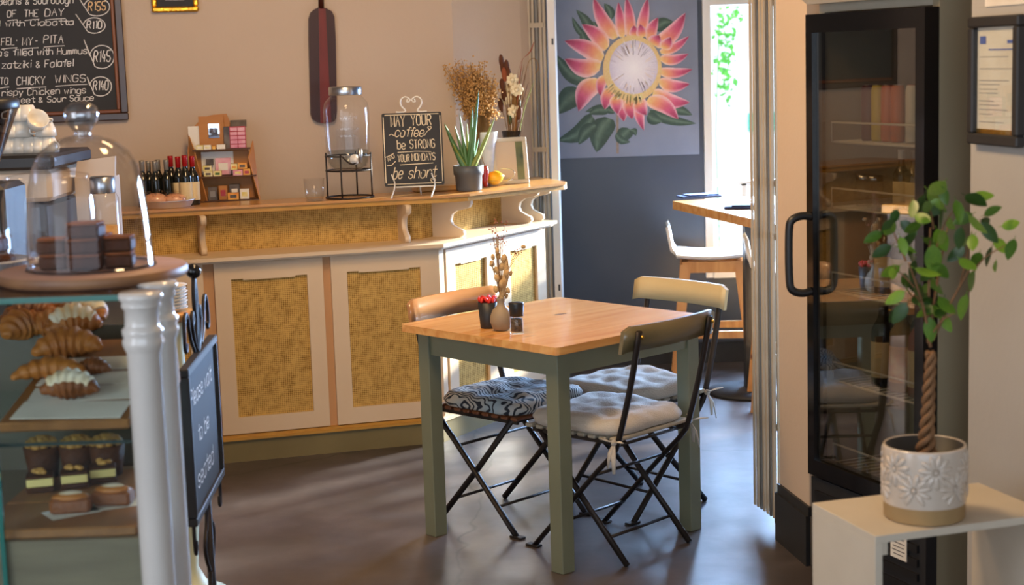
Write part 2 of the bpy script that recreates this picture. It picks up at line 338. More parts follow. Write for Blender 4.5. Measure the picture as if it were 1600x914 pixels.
# ------------------------------------------------------------------ mesh builder
class MB:
    def __init__(s, xf=None): s.bm = bmesh.new(); s.xf = xf or Matrix.Identity(4); s.smooth = False; s.cols = None
    def v(s, p): return s.bm.verts.new(s.xf @ Vector(p))
    def f(s, vs, sm=None):
        try: fc = s.bm.faces.new(vs)
        except ValueError: return None
        fc.smooth = s.smooth if sm is None else sm
        return fc
    def box(s, c, d, rz=0.0, bev=0.0, M=None):
        x, y, z = d[0] / 2, d[1] / 2, d[2] / 2
        T = Matrix.Translation(Vector(c)) @ Matrix.Rotation(rz, 4, 'Z')
        if M is not None: T = T @ M
        if bev > 0:
            b = min(bev, x * .9, y * .9, z * .9); rings = []
            for zz, i in ((-z, b), (-z + b, 0), (z - b, 0), (z, b)):
                pts = [(-x + i, -y + i), (x - i, -y + i), (x - i, y - i), (-x + i, y - i)] if i else [(-x, -y), (x, -y), (x, y), (-x, y)]
                # cut corners
                k = b if not i else b * 0.4
                ring = []
                for (px, py), (sx, sy) in zip(pts, ((-1, -1), (1, -1), (1, 1), (-1, 1))):
                    if sx * sy > 0: ring += [(px, py - sy * k), (px - sx * k, py)]
                    else: ring += [(px - sx * k, py), (px, py - sy * k)]
                rings.append([s.v(T @ Vector((a, c_, zz))) for a, c_ in ring])
            for A, B in zip(rings, rings[1:]):
                n = len(A)
                for i in range(n): s.f([A[i], A[(i + 1) % n], B[(i + 1) % n], B[i]], False)
            s.f(rings[0][::-1], False); s.f(rings[-1], False)
            return s
        V = [s.v(T @ Vector((a, b_, c_))) for c_ in (-z, z) for a, b_ in ((-x, -y), (x, -y), (x, y), (-x, y))]
        for q in ((3, 2, 1, 0), (4, 5, 6, 7), (0, 1, 5, 4), (1, 2, 6, 5), (2, 3, 7, 6), (3, 0, 4, 7)): s.f([V[i] for i in q], False)
        return s
    def b2(s, lo, hi, bev=0.0):
        return s.box([(a + b) / 2 for a, b in zip(lo, hi)], [abs(b - a) for a, b in zip(lo, hi)], 0, bev)
    def lathe(s, prof, c=(0, 0, 0), n=24, M=None, cap0=True, cap1=True, sm=True, wob=None):
        T = Matrix.Translation(Vector(c)) @ (M or Matrix.Identity(4)); rings = []
        for r, z in prof:
            if r < 1e-6: rings.append([s.v(T @ Vector((0, 0, z)))])
            else: rings.append([s.v(T @ Vector(((r * (wob(i / n, z) if wob else 1)) * math.cos(2 * PI * i / n), (r * (wob(i / n, z) if wob else 1)) * math.sin(2 * PI * i / n), z))) for i in range(n)])
        for A, B in zip(rings, rings[1:]):
            if len(A) == 1 and len(B) == 1: continue
            for i in range(n):
                j = (i + 1) % n
                if len(A) == 1: s.f([A[0], B[j], B[i]], sm)
                elif len(B) == 1: s.f([A[i], A[j], B[0]], sm)
                else: s.f([A[i], A[j], B[j], B[i]], sm)
        if cap0 and len(rings[0]) > 1: s.f(rings[0][::-1], False)
        if cap1 and len(rings[-1]) > 1: s.f(rings[-1], False)
        return s
    def tube(s, pts, r, n=8, closed=False, r1=None, caps=True, sm=True, flat=1.0):
        pts = [Vector(p) for p in pts]; N = len(pts); rings = []; prev = None
        for i, p in enumerate(pts):
            if closed: t = pts[(i + 1) % N] - pts[i - 1]
            else: t = (pts[min(i + 1, N - 1)] - pts[max(i - 1, 0)])
            if t.length < 1e-9: t = Vector((0, 0, 1))
            t.normalize()
            if prev is None:
                a = Vector((0, 0, 1)) if abs(t.z) < 0.9 else Vector((1, 0, 0))
                u = t.cross(a).normalized()
            else:
                u = prev - t * prev.dot(t)
                u = u.normalized() if u.length > 1e-6 else t.orthogonal().normalized()
            prev = u; v = t.cross(u)
            if isinstance(r, (list, tuple)):
                fi = i / max(1, N - 1) * (len(r) - 1); i0 = min(int(fi), len(r) - 2); rr = r[i0] + (r[i0 + 1] - r[i0]) * (fi - i0)
            else: rr = r if r1 is None else r + (r1 - r) * i / max(1, N - 1)
            rings.append([s.v(p + u * (rr * math.cos(2 * PI * k / n)) + v * (rr * flat * math.sin(2 * PI * k / n))) for k in range(n)])
        M_ = N if closed else N - 1
        for i in range(M_):
            A, B = rings[i], rings[(i + 1) % N]
            for k in range(n): s.f([A[k], A[(k + 1) % n], B[(k + 1) % n], B[k]], sm)
        if caps and not closed: s.f(rings[0][::-1], False); s.f(rings[-1], False)
        return s
    def sph(s, c, r, n=12, m=8, sc=(1, 1, 1), M=None):
        prof = [(math.sin(PI * i / m), -math.cos(PI * i / m)) for i in range(m + 1)]
        prof[0] = (0, -1); prof[-1] = (0, 1)
        T = (M or Matrix.Identity(4)) @ Matrix.Diagonal((r * sc[0], r * sc[1], r * sc[2], 1))
        return s.lathe(prof, c, n, T)
    def prism(s, out, t, M=None, sm=False):
        """outline (x,y) extruded by t along local z"""
        M = M or Matrix.Identity(4)
        A = [s.v(M @ Vector((x, y, 0))) for x, y in out]; B = [s.v(M @ Vector((x, y, t))) for x, y in out]
        n = len(out); s.f(A[::-1], False); s.f(B, False)
        for i in range(n): s.f([A[i], A[(i + 1) % n], B[(i + 1) % n], B[i]], sm)
        return s
    def bar(s, p0, p1, wx, wy, up=(0, 0, 1)):
        p0, p1 = Vector(p0), Vector(p1); t = (p1 - p0); L = t.length; t.normalize()
        u = Vector(up); u = (u - t * u.dot(t))
        u = u.normalized() if u.length > 1e-5 else t.orthogonal().normalized()
        v = t.cross(u)
        V = [s.v(q + v * (a * wx / 2) + u * (b * wy / 2)) for q in (p0, p1) for a, b in ((-1, -1), (1, -1), (1, 1), (-1, 1))]
        for q in ((3, 2, 1, 0), (4, 5, 6, 7), (0, 1, 5, 4), (1, 2, 6, 5), (2, 3, 7, 6), (3, 0, 4, 7)): s.f([V[i] for i in q], False)
        return s
    def quad(s, a, b, c, d): return s.f([s.v(a), s.v(b), s.v(c), s.v(d)])
    def mesh(s, name, m):
        bmesh.ops.recalc_face_normals(s.bm, faces=s.bm.faces[:])
        me = bpy.data.meshes.new(name); s.bm.to_mesh(me); s.bm.free()
        me.materials.append(MATS[m] if isinstance(m, str) else m)
        return me
    def build(s, name, m, parent=None, world=False):
        o = bpy.data.objects.new(name, s.mesh(name, m)); COL.objects.link(o)
        if parent is not None:
            o.parent = parent
            if world: o.matrix_parent_inverse = wm(parent).inverted()
        return o
def wm(o):
    M = Matrix.LocRotScale(o.location, o.rotation_euler, o.scale)
    return wm(o.parent) @ o.matrix_parent_inverse @ M if o.parent else M
def tag(o, label=None, cat=None, group=None, kind=None):
    if label: o['label'] = label
    if cat: o['category'] = cat
    if group: o['group'] = group
    if kind: o['kind'] = kind
    return o
def thing(name, label, cat, loc=(0, 0, 0), rz=0.0, group=None):
    o = bpy.data.objects.new(name, None); COL.objects.link(o); o.empty_display_size = 0.05
    o.location = loc; o.rotation_euler = (0, 0, rz)
    return tag(o, label, cat, group)
def dup(root, loc, rz=None, label=None, parent=None):
    r = root.copy(); COL.objects.link(r)
    if parent is not None: r.parent = parent
    r.location = loc
    if rz is not None: r.rotation_euler = (0, 0, rz)
    if label: r['label'] = label
    for ch in root.children:
        c = ch.copy(); COL.objects.link(c); c.parent = r
        for g in ch.children:
            d = g.copy(); COL.objects.link(d); d.parent = c
    return r
def struct(name, mb, m, parent=None):
    o = mb.build(name, m, parent)
    if parent is None: o['kind'] = 'structure'
    return o
def Rz(a): return Matrix.Rotation(a, 4, 'Z')
def Rx(a): return Matrix.Rotation(a, 4, 'X')
def Ry(a): return Matrix.Rotation(a, 4, 'Y')
def Tr(*p): return Matrix.Translation(Vector(p if len(p) == 3 else p[0]))
def frame_from(o, ux, uz):
    """matrix with local x=ux, z=uz, y = into the wall"""
    ux = Vector(ux).normalized(); uz = Vector(uz).normalized(); uy = uz.cross(ux)
    return Matrix(((ux.x, uy.x, uz.x, o[0]), (ux.y, uy.y, uz.y, o[1]), (ux.z, uy.z, uz.z, o[2]), (0, 0, 0, 1)))
def smooth_poly(p, it=2, closed=False):
    p = [Vector(q) for q in p]
    for _ in range(it):
        q = []
        n = len(p)
        for i in range(n if closed else n - 1):
            a, b = p[i], p[(i + 1) % n]
            q += [a * .75 + b * .25, a * .25 + b * .75]
        if not closed: q = [p[0]] + q + [p[-1]]
        p = q
    return p

# ------------------------------------------------------------------ chalk lettering: a small stroke font (x 0-4, y 0-8, baseline 2, x-height 6, caps 8)
GL = dict(A="022842 1535", B="02083847463505 3544433202", C="4738180703123243", D="02082847433202", E="48080242 0535", F="480802 0535", G="47381807031232434525",
          H="0208 4248 0545", I="2228", K="0208 4805 1642", L="080242", M="0208234842", N="02084248", O="183847433212030718", P="02083847463505", R="02083847463505 2542",
          S="473818070615354443321203", T="0848 2822", U="080312324348", W="0812253248", Y="082548 2522", a="4636160503123244 4642", b="0802 0516364543321203", c="4536160503123243",
          d="4842 4536160503123243", e="04444536160503123243", f="47382722 0636", g="4536160503123244 4641301001", h="0802 0516364542", i="2622 2728", k="0802 4604 1542", l="2822",
          m="0602 05162522 25364542", n="0602 0516364542", o="1636454332120305", p="0600 0516364543321203", r="0602 04163645", s="45361605143443321203", t="28233243 0646",
          u="0603123243 4642", w="0612253246", y="0622 4610", z="06460242")
GL['&'] = "4206172736140312224 4".replace(' ', ''); GL['-'] = "1535"; GL['.'] = "2526"; GL["'"] = "2827"
GL['0'] = GL['O']; GL['1'] = "172822"; GL['4'] = "28044444 3632"; GL['5'] = "480805354443321203"
NARROW = {'i': 2.2, 'l': 2.0, 'I': 2.2, "'": 1.6, '.': 1.8, '1': 3.2, 't': 4.2, 'f': 4.0, 'r': 4.4, '-': 4.0}
def ribbon(mb, pts, wd, M):
    """flat chalk stroke in the local xz plane, a hair proud of the board (local -y)"""
    pts = [Vector((p[0], 0, p[1])) for p in pts]
    L, R = [], []
    for i, p in enumerate(pts):
        t = pts[min(i + 1, len(pts) - 1)] - pts[max(i - 1, 0)]
        if t.length < 1e-9: t = Vector((1, 0, 0))
        t.normalize(); n = Vector((-t.z, 0, t.x)) * (wd / 2 * random.uniform(.75, 1.15))
        L.append(mb.v(M @ (p + n))); R.append(mb.v(M @ (p - n)))
    for i in range(len(pts) - 1): mb.f([L[i], L[i + 1], R[i + 1], R[i]])
def write(mb, txt, x, z, h, M, wd, sx=0.75, slant=0.0, rot=0.0, jit=0.25, total=None):
    """text with cap height h from (x, z) baseline; M = board frame"""
    k = h / 6.0
    adv = sum((NARROW.get(ch, 5.3) if ch != ' ' else 3.6) for ch in txt)
    if total: sx = total / (adv * k)
    cx = 0.0; c, s_ = math.cos(rot), math.sin(rot)
    for ch in txt:
        if ch == ' ': cx += 3.6; continue
        g = GL.get(ch)
        if g:
            off = -1.0 if NARROW.get(ch, 5) < 2.6 else 0
            dy = random.uniform(-jit, jit)
            for st in g.split():
                pts = [(int(st[i]) + off, int(st[i + 1]) - 2 + dy) for i in range(0, len(st) - 1, 2)]
                pts = [((cx + px) * k * sx + py * k * slant, py * k) for px, py in pts]
                if len(pts) > 2: pts = [(q.x, q.y) for q in smooth_poly([Vector((a, b, 0)) for a, b in pts], 2 if ch not in 'AEFHIKLMNTWYkwyzi1' else 0)]
                pts = [(x + a * c - b * s_, z + a * s_ + b * c) for a, b in pts]
                ribbon(mb, pts, wd, M)
        cx += NARROW.get(ch, 5.3)
    return cx * k * sx

# ================================================================== THE SETTING
struct('floor', MB().b2((-3.4, -2.2, -0.1), (3.6, 8.7, 0)), 'screed')
struct('ceiling', MB().b2((-3.4, -2.2, 2.9), (3.6, 8.7, 3.0)), 'ceiling_paint')
DL = Vector((0.963, 0.270, 0)).normalized(); NL = Vector((DL.y, -DL.x, 0))       # left run of the counter and the back wall
DR = Vector((0.509, 0.861, 0)).normalized(); NR_ = Vector((DR.y, -DR.x, 0))      # angled run of the counter
WB = Vector((-1.04, 7.35, 0))                                                    # a point of the back wall
def wallpoly(name, pts, m, z0=0, z1=2.9): return struct(name, MB().prism(pts, z1 - z0, Tr(0, 0, z0)), m)
wc = (-0.235, 7.576)
wl = WB + DL * -2.3
wallpoly('wall_back', [(wl.x, wl.y), wc, (wc[0] - .03, wc[1] + .2), (wl.x, wl.y + .2)], 'wall_paint')
wallpoly('wall_corner', [wc, (0.082, 7.90), (0.165, 8.02), (0.10, 8.20), (-0.1, 8.15), (-0.35, 7.75)], 'wall_paint')
wallpoly('wall_left', [(-3.4, -2.2), (-3.2, -2.2), (-3.2, 6.8), (-3.4, 6.8)], 'wall_paint')
wallpoly('wall_pier', [(0.884, 5.315), (0.930, 5.03), (1.5, 5.25), (1.5, 5.62), (0.905, 5.36)], 'wall_paint')
wallpoly('wall_niche', [(1.5, 5.25), (1.80, 4.45), (1.95, 4.5), (1.65, 5.35)], 'wall_paint')
wallpoly('wall_right', [(1.228, 4.30), (1.80, 4.45), (3.4, -2.2), (2.53, -2.2)], 'grey_wall')
o = wallpoly('wall_lintel', [(0.10, 8.04), (0.24, 8.00), (0.90, 5.45), (0.76, 5.42)], 'wall_paint', 2.35, 2.9)
wallpoly('wall_next_room_side', [(1.5, 5.5), (3.5, 5.9), (3.5, 5.7), (1.5, 5.4)], 'blue_wall')
wallpoly('wall_next_room_end', [(3.3, 5.7), (3.5, 5.7), (3.5, 8.6), (3.3, 8.6)], 'blue_wall')
YM = 8.55
mb = MB(); mb.b2((-1.4, YM, 0), (1.035, YM + .2, 2.9)); mb.b2((1.035, YM, 0), (3.1, YM + .2, 0.50)); mb.b2((1.035, YM, 1.93), (3.1, YM + .2, 2.9)); mb.b2((3.1, YM, 0), (3.5, YM + .2, 2.9))
struct('wall_mural', mb, 'blue_wall')
struct('wall_shop_front', MB().b2((-3.4, -2.2, 0), (2.6, -2.0, 0.45)).b2((-3.4, -2.2, 2.65), (2.6, -2.0, 2.9)).b2((-3.4, -2.2, .45), (-3.0, -2.0, 2.65)).b2((2.2, -2.2, .45), (2.6, -2.0, 2.65)), 'wall_paint')
struct('baseboard_mural', MB().b2((-1.4, YM - .018, 0), (3.1, YM - .001, 0.11)), 'black_satin')
# plinth of the pier
mb = MB(); a, b = Vector((0.866, 5.318, 0)), Vector((0.915, 5.015, 0)); d = (b - a).normalized(); n = Vector((d.y, -d.x, 0))
mb.prism([tuple((a + n * 0)[:2]), tuple(b[:2]), (0.93, 5.02), (0.884, 5.325)], 0.165)
mb.prism([tuple((a - d * .0)[:2]), tuple(b[:2]), (0.93, 5.02), (0.884, 5.325)], 0.03, Tr(0.008, 0, 0.165))
struct('baseboard_pier', mb, 'black_satin')
# window of the next room
wf = MB()
for lo, hi in (((1.035, YM - .03, .46), (1.075, YM + .12, 1.93)), ((3.06, YM - .03, .46), (3.1, YM + .12, 1.93)), ((1.075, YM - .03, 1.885), (3.06, YM + .12, 1.93)), ((1.075, YM - .05, .46), (3.06, YM + .12, .505)), ((1.235, YM + .03, .505), (1.26, YM + .08, .95)), ((1.075, YM + .03, .94), (3.06, YM + .08, .965)), ((2.05, YM + .03, .505), (2.09, YM + .08, 1.885))):
    wf.b2(lo, hi)
o = struct('window_1', wf, 'white_plastic')
MB().b2((1.075, YM + .05, .505), (3.06, YM + .056, 1.885)).build('pane', GLASS, o)

# outside: bright paving, a pale garden wall, climbing green
struct('ground_outside', MB().b2((-6, 8.75, -0.12), (14, 26, -0.02)), 'paving')
t = struct('wall_garden', MB().b2((-4, 17.0, -0.02), (12, 17.2, 2.5)), 'plaster_out')
def leaf_cloud(mb, spots, n, size, sc):
    for (cx, cy, cz) in spots:
        for _ in range(n):
            p = Vector((cx + random.gauss(0, sc[0]), cy + random.gauss(0, sc[1]), cz + random.gauss(0, sc[2])))
            M = Tr(p) @ Matrix.Rotation(random.uniform(0, 6.28), 4, Vector((random.gauss(0, 1), random.gauss(0, 1), random.gauss(0, 1))).normalized())
            s_ = size * random.uniform(.6, 1.3)
            a, b, c, d = (M @ Vector(q) for q in ((0, -s_, 0), (s_ * .55, 0, s_ * .1), (0, s_, 0), (-s_ * .55, 0, s_ * .1)))
            mb.quad(a, b, c, d)
pts = [at(px, py, 13.0) for px, py in ((1131, 30), (1128, 62), (1137, 62), (1129, 95), (1128, 122), (1131, 140), (1134, 100), (1150, 18))]
vine = thing('climbing_vine', 'bright green climbing leaves seen through the next room window', 'plant', (pts[0].x, 13.0, -0.02))
mb = MB(); leaf_cloud(mb, [p[:] for p in pts], 26, 0.034, (0.032, 0.10, 0.07)); mb.build('foliage', 'hedge', vine, True)
MB().tube([(pts[0].x - .05, 13.05, 0), (pts[0].x - .07, 13.05, 1.0), (pts[0].x - .03, 13.05, 1.9)], 0.005).build('stem', 'hedge', vine, True)
p = at(1180, 192, 16.9)
t = tag(MB().b2((p.x - .06, 16.93, p.z - .09), (p.x + .35, 16.985, p.z + .10)).build('green_sign', 'sign_green'), 'small green sign on the pale wall outside the window', 'sign')

# ------------------------------------------------------------------ folding security gates
def gate(name, label, base, dirv, n, step, zt, post=None):
    t = thing(name, label, 'gate', base)
    dirv = Vector(dirv).normalized(); nrm = Vector((dirv.y, -dirv.x, 0))
    for i in range(n):
        q = dirv * (step * i)
        for k in (-1, 1):
            c = q + nrm * (0.009 * k)
            MB().bar(c + Vector((0, 0, 0.05)), c + Vector((0, 0, zt)), 0.012, 0.006, nrm).build('slat', 'gate_paint' if (i + k) % 3 else 'galv', t)
    for z in (0.10, 0.36, 1.02, 1.20, 1.80):
        for i in range(n - 1):
            a, b = dirv * (step * i) , dirv * (step * (i + 1))
            MB().bar(a + nrm * .016 + Vector((0, 0, z)), b + nrm * .016 + Vector((0, 0, z)), 0.004, 0.024, (0, 0, 1)).build('lattice_link', 'gate_paint', t)
    if post is not None:
        q = dirv * post
        MB().bar(q + Vector((0, 0, 0.02)), q + Vector((0, 0, zt)), 0.036, 0.03, nrm).build('lock_post', 'white_plastic', t)
        for z in (0.52, 1.72): MB().box(q + Vector((0, -0.019, z)), (0.008, 0.012, 0.03)).build('lock_slot', 'black_plastic', t)
    else:
        MB().lathe([(0.02, -0.006), (0.02, 0.006)], (0.01, 0, 0.02), 16, Ry(PI / 2)).build('wheel', 'steel', t)
        MB().box((0.01, 0, 0.06), (0.03, 0.03, 0.06)).build('wheel_bracket', 'gate_paint', t)
    return t
gr = atz(1198, 800, 0.0)
gate('folding_gate', 'folded cream steel security gate beside the fridge pier', (0.886, 5.405, 0), (-0.22, 1, 0), 7, 0.030, 2.36)
gate('folding_gate', 'folded cream steel security gate at the end of the counter', (0.1275, 7.965, 0), (0.9, -0.30, 0), 5, 0.019, 2.36, 0.112)

# ================================================================== COUNTER
TZ = 1.072
A0 = Vector((-1.239, 6.633, 0)); C0 = Vector((-0.308, 6.906, 0))
ML = frame_from(A0, DL, (0, 0, 1)); MR = frame_from(C0, DR, (0, 0, 1))           # local x along, y into the counter, z up
ct = thing('service_counter', 'cream panelled service counter with burlap doors, angled towards the gate', 'counter', (-0.5, 6.9, 0))
def cpart(name, m, fn, xf, parent=None):
    mb = MB(xf); fn(mb); return mb.build(name, m, parent or ct, True)
XE = 0.945
XL = -1.15
cpart('carcass', 'tan_paint', lambda b: b.b2((XL, .022, .10), (0.955, .30, .85)), ML)
cpart('carcass', 'tan_paint', lambda b: b.b2((0.03, .022, .10), (XE, .18, .85)), MR)
cpart('corner_post', 'cream_paint', lambda b: b.b2((0.925, .004, .10), (0.968, .05, .85)), ML)
cpart('corner_post', 'cream_paint', lambda b: b.b2((0.004, .004, .10), (0.04, .05, .85)), MR)
def door(xf, x0, x1, z0, z1, bx0, bx1, bz0, bz1):
    mb = MB(xf); T = 0.0
    for lo, hi in (((x0, T, z0), (bx0, .022, z1)), ((bx1, T, z0), (x1, .022, z1)), ((bx0, T, z0), (bx1, .022, bz0)), ((bx0, T, bz1), (bx1, .022, z1))): mb.b2(lo, hi)
    # thin lip where the frame was routed
    mb.b2((bx0 + .05, T, bz1 - .006), (bx1 - .05, .02, bz1)); 
    o = mb.build('door', 'cream_paint', ct, True)
    m2 = MB(xf); m2.b2((bx0, .012, bz0), (bx1, .0215, bz1)); 
    m2.build('burlap_panel', 'burlap', o, True)
for x0 in (-0.485, 0.012, 0.498):
    door(ML, x0, x0 + .452, .120, .843, x0 + .068, x0 + .385, .190, .775)
door(MR, .055, .475, .120, .836, .125, .392, .192, .765)
door(MR, .502, .932, .120, .836, .600, .850, .192, .765)
# ledge: one mitred board per run
def mit(ol, orr=None):
    orr = ol if orr is None else orr
    p1 = A0 - NL * ol; p2 = C0 - NR_ * orr; den = DL.x * DR.y - DL.y * DR.x; w_ = p2 - p1
    return p1 + DL * ((w_.x * DR.y - w_.y * DR.x) / den)
def run_l(name, m, o0, o1, z0, z1, o0r=None, o1r=None):
    a_, b_ = ML @ Vector((XL, o0, 0)), ML @ Vector((XL, o1, 0)); c_, d_ = mit(o1, o1r), mit(o0, o0r)
    return MB().prism([(q.x, q.y) for q in (a_, d_, c_, b_)], z1 - z0, Tr(0, 0, z0)).build(name, m, ct, True)
def run_r(name, m, o0, o1, z0, z1, xe, o0l=None, o1l=None):
    a_, b_ = MR @ Vector((xe, o0, 0)), MR @ Vector((xe, o1, 0)); c_, d_ = mit(o1 if o1l is None else o1l, o1), mit(o0 if o0l is None else o0l, o0)
    return MB().prism([(q.x, q.y) for q in (d_, a_, b_, c_)], z1 - z0, Tr(0, 0, z0)).build(name, m, ct, True)
run_l('ledge', 'cream_paint', -.05, .24, .858, .873, -.05, .19); run_r('ledge', 'cream_paint', -.05, .19, .858, .873, XE + .02, -.05, .24)
run_l('ledge_moulding', 'cream_paint', -.035, .10, .848, .858); run_r('ledge_moulding', 'cream_paint', -.035, .10, .848, .858, XE + .01)
run_l('kickboard', 'toe_paint', 0, .03, 0, .094); run_r('kickboard', 'toe_paint', 0, .03, 0, .094, XE)
run_l('base_moulding', 'gold_paint', -.012, .03, .094, .106); run_r('base_moulding', 'cream_paint', -.012, .03, .094, .106, XE)
run_l('base_bead', 'gold_paint', -.004, .03, .106, .116); run_r('base_bead', 'cream_paint', -.004, .03, .106, .116, XE)
# recessed burlap band between ledge and top
run_l('band_panel', 'burlap', .205, .23, .873, 1.04, .16, .185); run_r('band_panel', 'burlap', .16, .185, .873, 1.04, XE, .205, .23)
def bracket_outline(D):
    # side profile (depth u forward, height v), S-scroll
    raw = [(0, 0), (D * .72, 0), (D * .80, .012), (D * .78, .03), (D * .62, .042), (D * .50, .055), (D * .46, .075), (D * .50, .098), (D * .62, .115), (D * .85, .125), (D * .96, .132), (D * 1.0, .146), (D * 1.0, .165), (0, .165)]
    return raw
def bracket(xf, x, yb, D, H=0.166):
    # outline in (depth, height) -> local (-y, z), extruded along x
    M = xf @ Tr(x, yb, .873) @ Matrix(((0, 0, 1, 0), (-1, 0, 0, 0), (0, 1, 0, 0), (0, 0, 0, 1)))
    MB().prism([(u, v * H / .165) for u, v in bracket_outline(D)], 0.024, M, True).build('bracket', 'cream_paint', ct, True)
for x in (-0.45, -0.028, 0.835): bracket(ML, x, .205, .185)
for x in (0.20, 0.80, 0.915): bracket(MR, x, .16, .20)

# worktop: its own thing
front = [(-2.30, 6.44), (-1.317, 6.71), (-0.533, 6.90), (-0.26, 6.945), (-0.17, 6.99), (0.262, 7.435)]
fl = Vector((0.262, 7.435, 0))
poly = front + [(0.27, 7.50), (0.15, 7.86), (0.07, 7.87), (-0.222, 7.57), (-0.38, 7.24), (-1.04, 7.02), (-2.30, 6.76)]
top = thing('counter_top', 'long narrow varnished wooden top of the service counter', 'worktop', (-0.6, 6.9, 1.04))
def offset_poly(p, front_n, off): 
    # pull only the front vertices outwards (towards the room) by off
    out = list(p)
    for i in range(front_n):
        a = Vector(p[max(i - 1, 0)]); b = Vector(p[min(i + 1, front_n - 1)]); d_ = (b - a).normalized(); n_ = Vector((d_.y, -d_.x))
        q = Vector(p[i]) + n_ * off; out[i] = (q.x, q.y)
    return out
MB().prism(offset_poly(poly, 6, 0.0), 0.011, Tr(0, 0, 1.061)).build('top_board', 'counter_wood', top, True)
MB().prism(offset_poly(poly, 6, -0.010), 0.021, Tr(0, 0, 1.040)).build('front_moulding', 'gold_paint', top, True)

# ================================================================== TABLE
TX, TY, TYAW = 0.1524, 5.4906, -0.03605 + PI / 4
tb = thing('cafe_table', 'square pine topped cafe table with sage green legs', 'table', (TX, TY, 0), TYAW)
hs = 0.385; 
mb = MB(); mb.box((0, 0, .7375), (2 * hs, 2 * hs, .025), 0, .008)
planks = []
PW = 2 * hs / 6
mb.bm.free()
for i in range(6):
    lo = -hs + PW * i; e0 = 0.006 if i == 0 else 0.0; 
    m_ = MB()
    x0, x1 = -hs, hs
    if i in (0, 5):      # outer planks carry the rounded corners and edge
        r = 0.018; y0, y1 = lo, lo + PW - .0005
        def outl(s): 
            if i == 0: pts = [(x0, y1)] + [(x0 + r - r * math.cos(a), y0 + r - r * math.sin(a)) for a in [k * PI / 8 for k in range(5)]] + [(x1 - r + r * math.sin(a), y0 + r - r * math.cos(a)) for a in [k * PI / 8 for k in range(5)]] + [(x1, y1)]
            else: pts = [(x1, y0)] + [(x1 - r + r * math.cos(a), y1 - r + r * math.sin(a)) for a in [k * PI / 8 for k in range(5)]] + [(x0 + r - r * math.sin(a), y1 - r + r * math.cos(a)) for a in [k * PI / 8 for k in range(5)]] + [(x0, y0)]
            return pts
        m_.prism(outl(0), .025, Tr(0, 0, .725))
    else: m_.b2((x0, lo, .725), (x1, lo + PW - .0005, .75))
    o = m_.build('plank', 'pine', tb)
bv = 0.483 / math.sqrt(2) * 1.0; lw = .055; c_ = bv - lw / 2
for sx in (-1, 1):
    for sy in (-1, 1): MB().b2((sx * c_ - lw / 2, sy * c_ - lw / 2, 0.0), (sx * c_ + lw / 2, sy * c_ + lw / 2, .725), .002).build('leg', 'sage', tb)
for sx, sy in ((0, 1), (0, -1), (1, 0), (-1, 0)):
    L_ = c_ - lw / 2
    if sx == 0: MB().b2((-L_, sy * (c_ + .008) - .01, .645), (L_, sy * (c_ + .008) + .01, .725)).build('apron', 'sage', tb)
    else: MB().b2((sx * (c_ + .008) - .01, -L_, .645), (sx * (c_ + .008) + .01, L_, .725)).build('apron', 'sage', tb)

# ================================================================== FOLDING CHAIRS (local: rear feet at y=0, +y forward)
def folding_chair(label, loc, heading, backmat, slatmat, ironmat='iron'):
    t = thing('folding_chair', label, 'chair', loc, heading, 'folding chairs round the cafe table')
    W = 0.183
    for sx in (-1, 1):
        x = sx * W
        MB().tube(smooth_poly([(x, -.085, .785), (x, -.05, .62), (x, .005, .43), (x, .03, .375), (x, .12, .29), (x, .393, 0.004)], 1), 0.0085, 8, flat=1.5).build('back_leg', ironmat, t)
        xi = sx * (W - .018)
        MB().tube([(xi, .375, .415), (xi, .19, .205), (xi, .0, .004)], 0.0085, 8, flat=1.4).build('front_leg', ironmat, t)
        MB().lathe([(0.011, -.004), (0.011, .004)], (sx * (W - .009), .193, .21), 10, Ry(PI / 2)).build('rivet', 'iron', t)
        MB().b2((x - .014, .37, 0), (x + .014, .425, .008), .002).build('foot_plate', ironmat, t)
        MB().b2((xi - .005, .015, .398), (xi + .005, .40, .414)).build('seat_rail', ironmat, t)
    for y, z, xx in ((.300, .093, W), (.075, .085, W - .018), (.12, .290, W), (.385, .405, W - .018), (.02, .402, W - .018)):
        MB().tube([(-xx, y, z), (xx, y, z)], 0.0055, 8).build('cross_bar', ironmat, t)
    n = 9
    for k in range(n):
        y = .03 + (.40 - .03) * k / (n - 1)
        MB().b2((-.19, y - .016, .414), (.19, y + .016, .428), .004).build('seat_slat', slatmat, t)
    # curved top slat
    m_ = MB(); m_.smooth = True; N = 16; rows = []
    for i in range(N + 1):
        u = -1 + 2 * i / N; x = u * .234; yb = -.046 - .030 * (1 - u * u)
        e = max(0, abs(u) - .90) / .10
        zt = .802 - .014 * e ; zb = .714 + .0 * e + (0.006 * (1 - e))
        th = .014
        rows.append([m_.v((x, yb + th / 2, zb)), m_.v((x, yb + th / 2 - .014, zt)), m_.v((x, yb - th / 2 - .014, zt)), m_.v((x, yb - th / 2, zb))])
    for A, B in zip(rows, rows[1:]):
        for k in range(4): m_.f([A[k], A[(k + 1) % 4], B[(k + 1) % 4], B[k]], k in (0, 2))
    m_.f(rows[0], False); m_.f(rows[-1], False)
    bk = m_.build('backrest', backmat, t)
    for sx in (-1, 1): 
        MB().sph((sx * W, -.097, .768), .006, 8, 6).build('bolt', 'brass', t)
    return t
